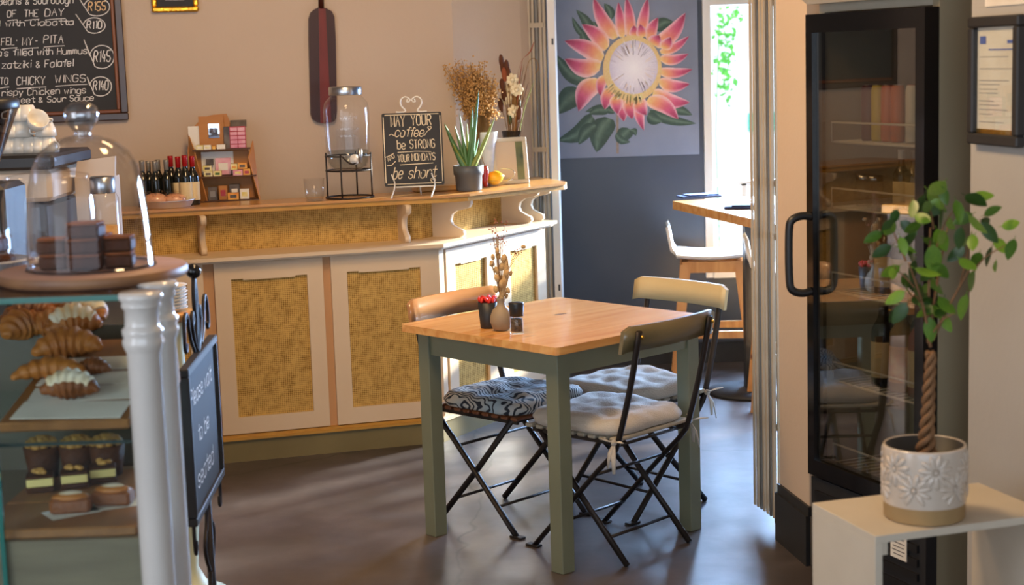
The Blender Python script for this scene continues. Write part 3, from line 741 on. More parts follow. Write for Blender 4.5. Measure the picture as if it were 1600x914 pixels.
def cushion(name, label, matn, loc, heading, ties, seed):
    random.seed(seed)
    t = thing(name, label, 'cushion', loc, heading)
    m_ = MB(); N = 26; hx, hy = .205, .205; G = [[None] * (N + 1) for _ in range(N + 1)]; B = [[None] * (N + 1) for _ in range(N + 1)]
    tufts = [(a * .105, b * .105) for a in (-1, 0, 1) for b in (-1, 0, 1)]
    ph = [random.uniform(0, 6.28) for _ in range(6)]
    for i in range(N + 1):
        for j in range(N + 1):
            u, v = -1 + 2 * i / N, -1 + 2 * j / N
            # superellipse rounding of the corners
            k = (abs(u) ** 5 + abs(v) ** 5) ** .2; sc = max(abs(u), abs(v)) / k if k > 0 else 1
            x, y = u * sc * hx, v * sc * hy
            e = max(abs(u), abs(v)); ed = math.sqrt(max(0, 1 - e ** 6))
            h = .012 + .036 * ed
            for a, b in tufts: h -= .014 * math.exp(-((x - a) ** 2 + (y - b) ** 2) / .0012)
            h += .0035 * math.sin(16 * x + ph[0] + 8 * y) + .003 * math.sin(38 * y + ph[1] + 14 * x) + .002 * math.sin(70 * (x + y) + ph[2]) * e
            x *= 1 + .02 * math.sin(5 * v + ph[3]); y *= 1 + .02 * math.sin(5 * u + ph[4])
            G[i][j] = m_.v((x, y, .010 + h)); B[i][j] = m_.v((x * .97, y * .97, .0 + .004 * (1 - ed)))
    for i in range(N):
        for j in range(N):
            m_.f([G[i][j], G[i + 1][j], G[i + 1][j + 1], G[i][j + 1]], True); m_.f([B[i][j], B[i][j + 1], B[i + 1][j + 1], B[i + 1][j]], True)
    edge = [(i, 0) for i in range(N)] + [(N, j) for j in range(N)] + [(i, N) for i in range(N, 0, -1)] + [(0, j) for j in range(N, 0, -1)]
    for (a, b), (c, d) in zip(edge, edge[1:] + edge[:1]): m_.f([G[a][b], B[a][b], B[c][d], G[c][d]], True)
    m_.build('pad', matn, t)
    if ties:
        for sx in (-1, 1):
            k = Vector((sx * .198, -.198, -.012))
            MB().sph(k, .012, 10, 6, (1, .8, .9)).build('tie_knot', matn, t)
            for a, L_ in ((-.9, .055), (.7, .06), (-.2, .085), (.25, .07)):
                up = .4 if L_ < .065 else -1
                p1 = k + Vector((sx * .02 * (1 + a * .3) , a * .03 - .006, up * L_ * .45)); p2 = k + Vector((sx * .026, a * .055 - .008, up * L_ - .01))
                MB().tube([k, p1, p2], [.004, .009, .005], 6, flat=.35).build('tie_end', matn, t)
    return t
CH = {}
for key, lab, loc, head, bm_, sm_ in (
    ('A', 'folding chair with a shiny brown back slat behind the left edge of the table', (-.168, 5.836), math.atan2(-.72, -.69), 'brown_wood', 'slat_wood'),
    ('B', 'folding chair with a cream back slat behind the right edge of the table', (.584, 5.955), math.atan2(.76, -.65), 'cream_wood', 'pale_slat'),
    ('C', 'folding chair with an olive back slat, nearest the camera', (.460, 5.188), math.atan2(.72, .694), 'olive_wood', 'pale_slat')):
    CH[key] = folding_chair(lab, (loc[0], loc[1], 0), head, bm_, sm_)
def on_chair(key, y=.215, dx=0.0):
    c = CH[key]; M = wm(c); p = M @ Vector((dx, y, .4285)); return p, c.rotation_euler.z
p, h_ = on_chair('A', .225); cushion('seat_cushion', 'flat cushion with a dark zebra leaf print on the brown folding chair', 'leaf_print', p, h_, False, 3)
p, h_ = on_chair('B'); cushion('seat_cushion', 'pale linen tie-on cushion on the cream backed chair', 'linen', p, h_, True, 4)
p, h_ = on_chair('C'); cushion('seat_cushion', 'pale tufted linen cushion on the olive backed chair nearest the camera', 'linen', p, h_, True, 5)
random.seed(11)

# ================================================================== ON THE BACK WALL
def wallpt(px, py): return atp(px, py, WB, NL)
MW = frame_from(WB, DL, (0, 0, 1))
MWi = MW.inverted()
def wl_(px, py): q = MWi @ wallpt(px, py); return q.x, q.z          # wall coordinates (along, height)
# menu board
bx1, bz0 = wl_(201, 187)
menu = thing('menu_board', 'large black chalk menu board in a dark wooden frame on the back wall', 'menu board', MW @ Vector((bx1 - .5, -.02, bz0)))
BW, BH, FW = 1.15, 0.95, 0.052
x0, x1, z0, z1 = bx1 - BW, bx1, bz0, bz0 + BH
def wp(name, m, fn, parent): 
    mb = MB(MW); fn(mb); return mb.build(name, m, parent, True)
wp('board', 'chalkboard', lambda b: b.b2((x0 + .03, -.016, z0 + .03), (x1 - .03, -.002, z1 - .03)), menu)
for lo, hi in (((x0, -.034, z0), (x1, -.002, z0 + .032)), ((x1 - .032, -.034, z0 + .032), (x1, -.002, z1)), ((x0, -.034, z1 - .032), (x1 - .032, -.002, z1)), ((x0, -.034, z0 + .032), (x0 + .032, -.002, z1 - .032))):
    wp('frame_bar', 'dark_stain', lambda b: b.b2(lo, hi, .004), menu)
for lo, hi in (((x0 + .032, -.026, z0 + .032), (x1 - .032, -.004, z0 + .047)), ((x1 - .047, -.026, z0 + .047), (x1 - .032, -.004, z1 - .03))):
    wp('inner_bead', 'orange_stain', lambda b: b.b2(lo, hi, .003), menu)
Mt = MW @ Tr(0, -.0175, 0)
ink = MB(); ink2 = MB()
def wtext(mb, txt, px0, py, px1, hpx, wd=.0036, slant=.12, under=False, jit=.25):
    xa, za = wl_(px0, py); xb, zb = wl_(px1, py); h = hpx * 7.2 / FPX
    write(mb, txt, xa, za, h, Mt, wd, slant=slant, total=xb - xa, rot=0.0, jit=jit)
    if under: ribbon(mb, [(xa, za - .016), (xa * .5 + xb * .5, za - .013), (xb, za - .012)], wd, Mt)
wtext(ink, 'Beans & Sourdough', -2, 8, 116, 11)
wtext(ink, 'OF', 11, 27, 27, 10, under=True); wtext(ink, 'THE', 38, 26.5, 61, 10, under=True); wtext(ink, 'DAY', 70, 25.5, 102, 11, under=True)
wtext(ink, 'd with Ciabatta', -8, 42, 117, 9)
wtext(ink, 'FEL.', 2, 71, 27, 11, under=True); wtext(ink, 'MY-', 35, 71, 60, 12, under=True); wtext(ink, 'PITA', 68, 68, 101, 12, under=True)
wtext(ink, "a's filled with Hummus", -4, 88, 138, 10); wtext(ink, 'zatziki & Falafel', 3, 107, 116, 11)
wtext(ink, 'TO', 0, 132, 14, 10, under=True); wtext(ink, 'CHICKY', 26, 133, 72, 12, under=True); wtext(ink, 'WINGS', 86, 129, 136, 11, under=True)
wtext(ink, 'rispy Chicken wings', 3, 150, 136, 10); wtext(ink, 'eet & Sour Sauce', 33, 161, 148, 9)
def bubble(cx, cy, rx, ry, tx_, ty_, txt, price_ink):
    pts = []
    for k in range(26):
        a = math.radians(150 + 300 * k / 25 + 35); pts.append(wl_(cx + rx * math.cos(a), cy + ry * math.sin(a)))
    tip = wl_(tx_, ty_); ribbon(ink, [tip] + pts + [tip], .004, Mt)
    wtext(price_ink, txt, cx - rx * .68, cy + ry * .42, cx + rx * .78, ry * .95, .0045)
bubble(151, 11, 20, 14, 120, -8, 'R155', ink2); bubble(147, 40, 17, 12, 118, 22, 'R110', ink); bubble(159, 89, 19, 18, 131, 62, 'R145', ink); bubble(157, 135, 17, 15, 136, 120, 'R140', ink)
tag(ink.build('chalk_lettering', 'chalk', menu, True), kind='stuff'); tag(ink2.build('price_lettering', 'chalk_orange', menu, True), kind='stuff')
# small gilt frame
gx0, gz0 = wl_(237, 20); gx1, _ = wl_(310, 18)
gf = thing('picture_frame', 'small ornate gilt picture frame high on the back wall', 'picture frame', MW @ Vector(((gx0 + gx1) / 2, -.01, gz0)))
gz1 = gz0 + .27; fw = .024
for lo, hi in (((gx0, -.03, gz0), (gx1, -.002, gz0 + fw)), ((gx0, -.03, gz1 - fw), (gx1, -.002, gz1)), ((gx0, -.03, gz0 + fw), (gx0 + fw, -.002, gz1 - fw)), ((gx1 - fw, -.03, gz0 + fw), (gx1, -.002, gz1 - fw))):
    wp('frame_bar', 'gold', lambda b: b.b2(lo, hi, .006), gf)
wp('mount', 'chalkboard', lambda b: b.b2((gx0 + fw, -.018, gz0 + fw), (gx1 - fw, -.004, gz1 - fw)), gf)
mb = MB(MW @ Tr(0, -.019, 0)); 
for k in range(2): ribbon(mb, [(gx0 + .06, gz0 + .052 + k * .02), (gx1 - .06, gz0 + .052 + k * .02)], .003, Matrix.Identity(4))
mb.build('caption', 'doc_line', gf, True)
# paddle
pa = thing('wooden_paddle', 'dark wooden paddle with a red centre stripe hanging on the back wall', 'paddle', wallpt(502, 192))
def pout(pts): return [wl_(*q) for q in pts]
MP = MW @ Matrix(((1, 0, 0, 0), (0, 0, 1, -.028), (0, 1, 0, 0), (0, 0, 0, 1)))
blade = [(496, 12), (490, 15), (484, 20), (481, 30), (481, 60), (484, 178), (487, 186), (494, 191), (506, 193), (520, 190), (524, 184), (525, 172), (523, 60), (521, 26), (517, 18), (508, 13)]
MB().prism(pout(blade), .022, MP).build('blade', 'paddle_dark', pa, True)
MB().prism(pout([(496, 14), (507, 14), (516, 191), (499, 192)]), .003, MP @ Tr(0, 0, -.003)).build('stripe', 'paddle_red', pa, True)
a_ = wallpt(501, 16) + NL * .018; b_ = wallpt(499, -70) + NL * .018
MB().tube([a_, b_], .013, 12).build('shaft', 'paddle_dark', pa, True)

# ================================================================== THINGS ON THE COUNTER TOP
def top_at(px, py): return atz(px, py, TZ)
KT = 7.0 / FPX           # metres per pixel at the counter top
# tumbler
p = top_at(492, 314)
g = thing('glass_tumbler', 'empty clear glass tumbler on the counter beside the drinks dispenser', 'glass', p)
MB().lathe([(.036, .0), (.041, .03), (.045, .096), (.042, .096), (.038, .03), (.033, .008), (0, .008)], n=32).build('wall', GLASS_DOME, g)
MB().lathe([(.0355, .0005), (.036, .007), (.0, .007)], n=32).build('thick_base', GLASS_DOME, g)
# drinks dispenser on its wire stand
p = top_at(547, 309); 
ds = thing('dispenser_stand', 'black wire stand holding the glass drinks dispenser', 'stand', p, .27)
RR = .098
def ring(r, z, n=40, wave=None): return [(r * math.cos(2 * PI * k / n), r * math.sin(2 * PI * k / n), z + (wave(2 * PI * k / n) if wave else 0)) for k in range(n)]
MB().tube(ring(RR + .004, .004), .004, 6, True).build('base_ring', 'iron', ds)
MB().tube(ring(RR, .120), .0035, 6, True).build('support_ring', 'iron', ds)
def dipw(a):
    d_ = abs((a - 1.5 * PI + PI) % (2 * PI) - PI)
    return -.032 * max(0, math.cos(d_ / .42 * PI / 2)) if d_ < .42 else 0
MB().tube(ring(RR, .182, 60, dipw), .0035, 6, True).build('top_ring', 'iron', ds)
for k in range(4):
    a = PI / 4 + k * PI / 2 + .28
    MB().tube([((RR + .003) * math.cos(a), (RR + .003) * math.sin(a), z) for z in (.004, .195)], .0038, 6).build('upright', 'iron', ds)
for a in (0, PI / 2): MB().tube([(RR * math.cos(a), RR * math.sin(a), .118), (-RR * math.cos(a), -RR * math.sin(a), .118)], .003, 6).build('cross_wire', 'iron', ds)
dj = thing('drinks_dispenser', 'large clear glass jar dispenser with metal lid and tap on the wire stand', 'dispenser', p + Vector((0, 0, .124)), .27)
MB().lathe([(.0, 0), (.062, 0), (.078, .010), (.088, .030), (.092, .06), (.098, .20), (.098, .255), (.092, .285), (.074, .305), (.066, .312), (.066, .325)], n=48, cap0=False, cap1=False).build('jar', GLASS_DOME, dj)
MB().lathe([(.0, .004), (.058, .004), (.074, .013), (.084, .032), (.087, .055), (.0885, .080), (.0, .0805)], n=40).build('water', glassmat('water_in_jar', (232, 236, 236), .6, .02), dj)
MB().lathe([(.070, .316), (.071, .318), (.071, .348), (.068, .352), (0, .353)], n=48).build('lid', 'steel', dj)
tp = MB(Matrix.Identity(4)); tp.lathe([(.022, 0), (.022, .010), (.012, .014), (.012, .03), (.0, .032)], (0.012, -.086, .045), 20, Rx(PI / 2)); tp.build('tap_collar', 'white_plastic', dj)
MB().lathe([(.0, 0), (.009, 0), (.010, .06), (.0, .064)], (.030, -.118, .03), 14).build('tap', 'steel', dj)
mb = MB(); jar_m = Matrix.Identity(4)
for zz, amp, wd_, n_ in ((.222, .010, .11, 34), (.175, .006, .10, 40), (.145, .005, .07, 26)):      # worn, unreadable script
    tmp = MB(); pts = [(-wd_ / 2 + wd_ * k / n_, zz + amp * math.sin(k * 1.9) * random.uniform(.3, 1)) for k in range(n_ + 1)]
    if zz > .2: pts = [(-wd_ / 2, zz + .016), (-wd_ / 2 + .001, zz - .012)] + pts
    for k0 in range(0, len(pts) - 3, 7): ribbon(tmp, pts[k0:k0 + 6], .0028, Matrix.Identity(4))
    for f_ in tmp.bm.faces:
        vs_ = []
        for v_ in f_.verts:
            a = v_.co.x / .0985 - .15
            vs_.append(mb.v((.0988 * math.sin(a), -.0988 * math.cos(a), v_.co.z)))
        mb.f(vs_)
    tmp.bm.free()
tag(mb.build('embossed_script', glassmat('emboss', (240, 240, 240), 2.0, .22, .25), dj), kind='stuff')

# chalk sign on a white wire easel
pl, pr_ = top_at(613, 307), top_at(676, 308)
p = (pl + pr_) / 2; ux = (pr_ - pl); ux.z = 0; ux.normalize()
ux = Vector((1, .10, 0)).normalized()
lean = Vector((0, .14, 1)).normalized()
cs = thing('chalk_sign', 'small chalk sign about strong coffee and short Mondays on a white wire easel', 'sign', p)
LB = frame_from((0, 0, 0), ux, (lean - ux * lean.dot(ux)).normalized())
LB = Tr(p + Vector((0.013, -.01, .048)) - Vector((0, .0, 0))) @ LB
W2, H2 = .128, .312
def rrect(w_, h_, r, n=5):
    pts = []
    for cx, cy, a0 in ((w_ - r, h_ - r, 0), (-w_ + r, h_ - r, 90), (-w_ + r, r, 180), (w_ - r, r, 270)):
        for k in range(n + 1):
            a = math.radians(a0 + 90 * k / n); pts.append((cx + r * math.cos(a), cy + r * math.sin(a)))
    return pts
MF = LB @ Matrix(((1, 0, 0, 0), (0, 0, 1, 0), (0, 1, 0, 0), (0, 0, 0, 1)))
MB().prism(rrect(W2, H2, .008), .006, MF).build('slate', 'chalkboard', cs, True)
Mc = LB @ Tr(0, -.0012, 0)
mb = MB(); WT = 2 * W2
def st(txt, fx0, fx1, fz, h, wd=.0034, slant=.0, rot=0.0, jit=.2): write(mb, txt, -W2 + WT * fx0, H2 * fz, h, Mc, wd, total=WT * (fx1 - fx0), slant=slant, rot=rot, jit=jit)
st('MAY', .15, .40, .815, .046, .0036); st('YOUR', .49, .84, .822, .044, .0036)
st('coffee', .20, .70, .672, .042, .0032, .25)
st('be', .24, .39, .506, .038, .0032); st('STRONG', .45, .88, .512, .036, .0032)
st('AND', .08, .22, .345, .018, .0022, 0, .5)
st('YOUR', .24, .44, .335, .030, .0028); st('MONDAYS', .475, .875, .342, .031, .0028, jit=.1)
st('be', .14, .31, .106, .050, .0034, .25); st('short', .39, .86, .10, .050, .0034, .25)
rb = lambda pts, wd=.0028: ribbon(mb, [(-W2 + WT * a, H2 * b) for a, b in pts], wd, Mc)
rb([(.24, .462), (.55, .470), (.80, .458)]); rb([(.27, .292), (.6, .297), (.83, .302)])
rb([(.03, .40), (.10, .42), (.18, .455)]); rb([(.05, .285), (.13, .29), (.20, .345)])
rb([(.11, .70), (.15, .715), (.20, .69)]); rb([(.70, .68), (.74, .73), (.78, .76)])
def heart(cx, cz, s_): 
    pts = [(cx, cz - s_), (cx - s_ * .9, cz + s_ * .1), (cx - s_ * .6, cz + s_ * .75), (cx, cz + s_ * .3), (cx + s_ * .6, cz + s_ * .75), (cx + s_ * .9, cz + s_ * .1), (cx, cz - s_)]
    ribbon(mb, pts, .003, Mc)
heart(W2 * .58, H2 * .785, .009); heart(W2 * .62, H2 * .065, .012)
# chalk border
rb([(.05, .03), (.95, .03)], .003); rb([(.05, .975), (.95, .975)], .003); rb([(.97, .05), (.97, .95)], .003); rb([(.025, .05), (.025, .95)], .003)
tag(mb.build('chalk_lettering', 'chalk_cream', cs, True), kind='stuff')
ez = MB()
def lb(x, y, z): return LB @ Vector((x, y, z))
def wire(pts, r=.0032, it=2, m='wire_white', nm='wire'): MB().tube(smooth_poly(pts, it), r, 6).build(nm, m, cs, True)
for sx in (-.085, .085):
    foot = lb(sx - .02, -.055, -.045); foot.z = TZ + .002
    wire([lb(sx - .012, -.022, .050), lb(sx - .008, -.024, .035), lb(sx, -.02, .018), lb(sx, -.008, -.006), foot], nm='front_leg')
bk = lb(.03, .10, -.04); bk.z = TZ + .002
wire([lb(0, .012, .30), lb(.01, .03, .12), bk], nm='rear_leg')
wire([lb(-.085, -.004, -.004), lb(.085, -.004, -.004)], nm='ledge_wire')
hz = H2 + .004
for sx in (-1, 1):
    wire([lb(sx * .002, .004, hz + .052), lb(sx * .022, .004, hz + .068), lb(sx * .045, .004, hz + .056), lb(sx * .046, .004, hz + .028), lb(sx * .020, .004, hz + .004), lb(sx * .040, .004, hz - .001), lb(sx * .066, .004, hz + .001)], .0034, 2, nm='heart_wire')
    wire([lb(sx * .002, .004, hz + .052), lb(sx * .010, .004, hz + .040), lb(sx * .020, .004, hz + .044), lb(sx * .014, .004, hz + .054)], .003, 2, nm='heart_curl')
# aloe in its pot
p = top_at(733, 298)
ap = thing('potted_aloe', 'spiky aloe in a dark grey pot on the counter', 'potted plant', p)
MB().lathe([(0, 0), (.052, 0), (.057, .008), (.060, .068), (.066, .072), (.068, .112), (.063, .112), (.060, .095), (0, .095)], n=36).build('pot', 'grey_pot', ap)
MB().lathe([(.061, .096), (.0, .101)], n=24).build('soil', 'soil', ap)
for (dx, dz, dy, wd_, m_) in ((-.098, .205, -.02, .020, 'aloe'), (-.055, .195, .03, .013, 'aloe'), (-.030, .245, .02, .014, 'aloe'), (.0, .20, .05, .012, 'aloe_yellow'), (.028, .27, .01, .017, 'aloe'), (.058, .345, -.02, .016, 'aloe'), (.125, .225, -.03, .016, 'aloe_yellow'), (-.065, .12, -.04, .012, 'aloe_yellow'), (.05, .13, .05, .012, 'aloe')):
    b0 = Vector((dx * .12, dy * .3, .095)); b2_ = Vector((dx, dy, .095 + dz)); b1 = Vector((dx * .52, dy * .6, .095 + dz * .42))
    pts = smooth_poly([b0, b1, b2_], 2); n_ = len(pts)
    MB().tube(pts, [max(.0012, 1.9 * wd_ * (1 - (k / (n_ - 1)) ** 1.5)) for k in range(n_)], 8, flat=.5).build('leaf', m_, ap)
# flat wooden board behind the sign
p = top_at(683, 298); t = tag(MB().box((p.x, p.y, TZ + .012), (.21, .10, .022), .3, .004).build('wooden_board', 'counter_wood'), 'small flat orange wooden board lying behind the chalk sign', 'board')
# glass fruit dish with lemon and chilli
p = top_at(772, 291)
gd = thing('glass_dish', 'shallow glass dish with lemon between the aloe and the white photo frame', 'dish', p)
MB().lathe([(0, .002), (.035, .002), (.06, .015), (.088, .032), (.086, .034), (.058, .018), (.034, .006), (0, .006)], n=32).build('bowl', GLASS_DOME, gd)
wv = smooth_poly([(.05, .02, .02), (.085, 0, .035), (.10, -.01, .06), (.08, .02, .075), (.03, .03, .078)], 2)
MB().tube(wv, .0018, 6).build('handle_wire', 'steel', gd)
t = thing('lemon', 'yellow lemon in the glass dish on the counter', 'lemon', p + Vector((.004, -.01, .0068)))
MB().lathe([(0, -.042), (.008, -.038), (.022, -.028), (.031, -.012), (.032, .008), (.024, .027), (.010, .037), (.004, .044), (0, .045)], (0, 0, .032), 20, Ry(1.35)).build('fruit', 'lemon', t)
q = top_at(758, 293)
ch_ = thing('red_chilli', 'dried red chilli pepper hanging beside the aloe pot', 'chilli', q + Vector((0, 0, .0)))
_cp = smooth_poly([(.004, 0, .002), (-.002, -.004, .03), (.006, .0, .07), (.003, 0, .098)], 2)
MB().tube(_cp, [.0015 + .0135 * math.sin(PI * (.12 + .75 * k / (len(_cp) - 1))) if k else .0012 for k in range(len(_cp))], 10).build('pod', 'chili', ch_)
MB().tube([(.003, 0, .098), (-.004, .0, .115), (-.010, 0, .14)], .002, 6).build('stalk', 'straw_dark', ch_)
# vase with pale dried grass
p = top_at(762, 290) ; p = Vector((p.x, p.y + .03, TZ))
gv = thing('vase_of_grass', 'tall white vase stuffed with golden dried grass on the counter', 'vase', p)
MB().lathe([(0, 0), (.042, 0), (.040, .02), (.034, .08), (.038, .16), (.052, .235), (.055, .245), (.052, .245), (.036, .16), (.031, .08), (.03, .02), (0, .02)], n=32).build('vase', 'vase_white', gv)
st_ = MB(); sd_ = MB()
for k in range(330):
    a = random.uniform(0, 6.28); r_ = random.uniform(0, 1) ** .6; tx_, ty_ = r_ * .095 * math.cos(a) - .028 + random.gauss(0, .010), r_ * .07 * math.sin(a)
    hh = random.uniform(.34, .52) - .10 * r_
    if k > 226: tx_ -= random.uniform(.04, .07); hh = random.uniform(.40, .52)
    b0 = Vector((tx_ * .18 - .008, ty_ * .2, .20)); b1 = Vector((tx_ * .6 - .01, ty_ * .6, .2 + hh * .45)); b2_ = Vector((tx_, ty_, .05 + hh))
    pts = smooth_poly([b0, b1, b2_], 1); st_.tube(pts, .0009, 3, caps=False)
    for q_ in range(11):
        w_ = b1.lerp(b2_, .05 + .95 * q_ / 10) + Vector((random.gauss(0, .010), random.gauss(0, .010), random.gauss(0, .010)))
        sd_.sph(w_, random.uniform(.0028, .0052), 4, 3)
    if k % 2: st_.tube([(random.uniform(-.04, .03), random.uniform(-.03, .03), .03), b0 + Vector((-.03 + random.uniform(-.02, .01), -.045, .02))], .0014, 3, caps=False) if False else None
tag(st_.build('grass_stems', 'straw_dark', gv), kind='stuff'); tag(sd_.build('grass_seed_heads', 'straw', gv), kind='stuff')
sb = MB()
for k in range(60):     # sheaf of loose stalks leaning in front of the vase
    a = random.uniform(-.035, .012); sb.tube([(a * .5 - .052, -.058 + random.uniform(-.01, .01), .0), (a - .048, -.055 + random.uniform(-.01, .012), .16), (a * 1.3 - .035, -.045, .32 + random.uniform(-.05, .06))], .0011, 3, caps=False)
tag(sb.build('loose_stalks', 'straw_dark', gv), kind='stuff')
# glass jar with the brown bouquet
p = top_at(800, 287); p = Vector((p.x + .005, p.y + .09, TZ))
bq = thing('dried_bouquet', 'dried bouquet of brown pods and cream flowers in a dark glass vase by the gate', 'bouquet', p)
MB().lathe([(0, 0), (.04, 0), (.045, .05), (.034, .16), (.046, .24), (.043, .24), (.031, .16), (.041, .05), (0, .01)], n=24, wob=lambda a, z: 1 + .04 * math.sin(a * 2 * PI * 12)).build('vase', GLASS_DARK, bq)
for (dx, dz, m_, kind_) in ((-.035, .56, 'dried_brown', 'pod'), (-.012, .535, 'dried_brown', 'pod'), (-.024, .50, 'dried_red', 'pod'), (-.035, .45, 'dried_brown', 'pod'), (.012, .475, 'dried_white', 'flower'), (.030, .43, 'dried_white', 'flower'), (-.02, .39, 'dried_white', 'flower'), (.015, .33, 'dried_white', 'flower'), (-.045, .36, 'dried_brown', 'pod'), (.062, .57, 'dried_red', 'blade'), (.055, .52, 'straw_dark', 'blade'), (.072, .50, 'dried_brown', 'blade'), (.10, .66, 'dried_red', 'tip'), (.115, .47, 'aloe_yellow', 'blade'), (.082, .42, 'straw_dark', 'blade'), (.045, .46, 'straw', 'blade'), (.058, .54, 'dried_brown', 'blade'), (.068, .545, 'straw_dark', 'blade'), (.05, .50, 'dried_brown', 'blade'), (.085, .46, 'dried_brown', 'blade'), (-.03, .53, 'dried_brown', 'pod'), (-.005, .50, 'dried_brown', 'pod'), (-.03, .41, 'dried_brown', 'pod'), (.0, .43, 'dried_white', 'flower'), (.02, .38, 'straw_dark', 'pod'), (.035, .36, 'leaf_dark', 'pod'), (.135, .52, 'straw_dark', 'curl'), (-.005, .30, 'leaf_dark', 'pod'), (.04, .32, 'dried_brown', 'pod')):
    dy = random.uniform(-.03, .03); tip = Vector((dx, dy, dz)); b0 = Vector((dx * .15, dy * .2, .12))
    mid = b0.lerp(tip, .55) + Vector((dx * -.12, 0, .02))
    if kind_ == 'blade':
        n_ = 9; pts = smooth_poly([b0, mid, tip], 2)[:]; n_ = len(pts)
        MB().tube(pts, [.002 + .006 * math.sin(PI * k / (n_ - 1)) for k in range(n_)], 6, flat=.35).build('reed', m_, bq); continue
    if kind_ == 'tip':
        pts = smooth_poly([b0, Vector((.035, 0, .50)), Vector((.06, 0, .57)), Vector((.098, 0, .595)), Vector((.118, 0, .645))], 2); n_ = len(pts)
        MB().tube(pts, [.0018 + (.007 * math.sin(PI * max(0, k / (n_ - 1) - .55) / .45)) for k in range(n_)], 6, flat=.4).build('curled_leaf', m_, bq); continue
    if kind_ == 'curl':
        MB().tube(smooth_poly([b0, Vector((.06, 0, .42)), Vector((.085, 0, .56)), Vector((.12, 0, .575)), Vector((.14, 0, .53)), Vector((.12, 0, .50))], 2), .002, 6).build('tendril', m_, bq); continue
    MB().tube(smooth_poly([b0, mid, tip], 1), .0018, 5).build('stem', 'straw_dark', bq)
    if kind_ == 'pod': MB().sph(tip, .017, 10, 7, (.75, .75, 2.0), Ry(dx * 3)).build('pod', m_, bq)
    else:
        fm = MB()
        for k in range(7):
            a = 2 * PI * k / 7
            fm.sph(tip + Vector((.017 * math.cos(a), -.006, .017 * math.sin(a))), .016, 8, 5, (1, .35, .7), Ry(-a))
        fm.sph(tip + Vector((0, -.012, 0)), .012, 8, 5); fm.build('flower_head', m_, bq)
# white photo frame
pL, pR = top_at(779, 291), top_at(827, 285)
ph_ = thing('photo_frame', 'white photo frame leaning at the end of the counter', 'photo frame', (pL + pR) / 2)
d_ = (pR - pL); d_.z = 0
uxf = Vector((.93, .37, 0)).normalized(); up_ = Vector((-.05, .13, 1)); up_ = (up_ - uxf * up_.dot(uxf)).normalized()
pc = top_at(827, 286)
FM = frame_from(pc, uxf, up_)
fw_, fh_ = .175, .215
for lo, hi in (((-fw_, -.008, 0), (0, .012, .02)), ((-fw_, -.008, fh_ - .02), (0, .012, fh_)), ((-fw_, -.008, .02), (-fw_ + .02, .012, fh_ - .02)), ((-.02, -.008, .02), (0, .012, fh_ - .02))):
    mb = MB(FM); mb.b2(lo, hi, .003); mb.build('frame_bar', 'white_paint', ph_, True)
mb = MB(FM); mb.b2((-fw_ + .02, .0, .02), (-.055, .006, fh_ - .02)); mb.build('mount', 'photo_pale', ph_, True)
mb = MB(FM); mb.b2((-.055, -.001, .02), (-.02, .006, fh_ - .02)); mb.build('photograph', 'photo_dark', ph_, True)

# wine bottles
def bottle(name, label, p, h, r, capm, lab, group, glass='bottle_green', capfrac=.22):
    t = thing(name, label, 'bottle', p, 0, group); s_ = h
    MB().lathe([(0, 0), (r * .94, 0), (r, s_ * .02), (r, s_ * .56), (r * .93, s_ * .62), (r * .55, s_ * .70), (r * .40, s_ * .76), (r * .37, s_ * .965), (r * .42, s_ * .97), (r * .42, s_), (0, s_)], n=24).build('body', glass, t)
    MB().lathe([(r * .385, s_ * (1 - capfrac)), (r * .41, s_ * (1 - capfrac) + .001), (r * .44, s_ * .965), (r * .45, s_ * 1.0 + .0006), (0, s_ + .001)], n=20, cap0=False).build('capsule', capm, t)
    if lab: MB().lathe([(r + .0004, s_ * .10), (r + .0008, s_ * .105), (r + .0008, s_ * .47), (r + .0004, s_ * .475)], n=24, cap0=False, cap1=False).build('label', lab, t)
    return t
kx = 6.95 / FPX
order = ['leftmost', 'second', 'third', 'fourth', 'last']
def bspot(px, Y): q = at(px, 282, Y); return Vector((q.x, Y, TZ + .0005))
for i, (px, ptop, Y) in enumerate(((223, 251, 6.83), (233, 252, 6.885), (243, 252, 6.835), (248, 250, 6.89), (261, 250, 6.84))):
    b0 = bspot(px, Y); bottle('wine_bottle', 'small dark wine bottle with a grey capsule, %s of five behind the foil tray' % order[i], b0, at(px, ptop, Y).z - TZ, .0255, 'foil_grey', None, 'small wine bottles on the counter')
for i, (px, ptop, Y, w_) in enumerate(((268, 244, 6.91, 'leftmost red'), (279.5, 245, 6.865, 'second red'), (290, 243, 6.83, 'third red, label facing out'), (301.5, 244, 6.875, 'rightmost red, beside the tea rack'))):
    b0 = bspot(px, Y); bottle('wine_bottle', 'small wine bottle with red capsule, %s' % w_, b0, at(px, ptop, Y).z - TZ, .0265, 'foil_red', 'wine_label', 'small wine bottles on the counter')
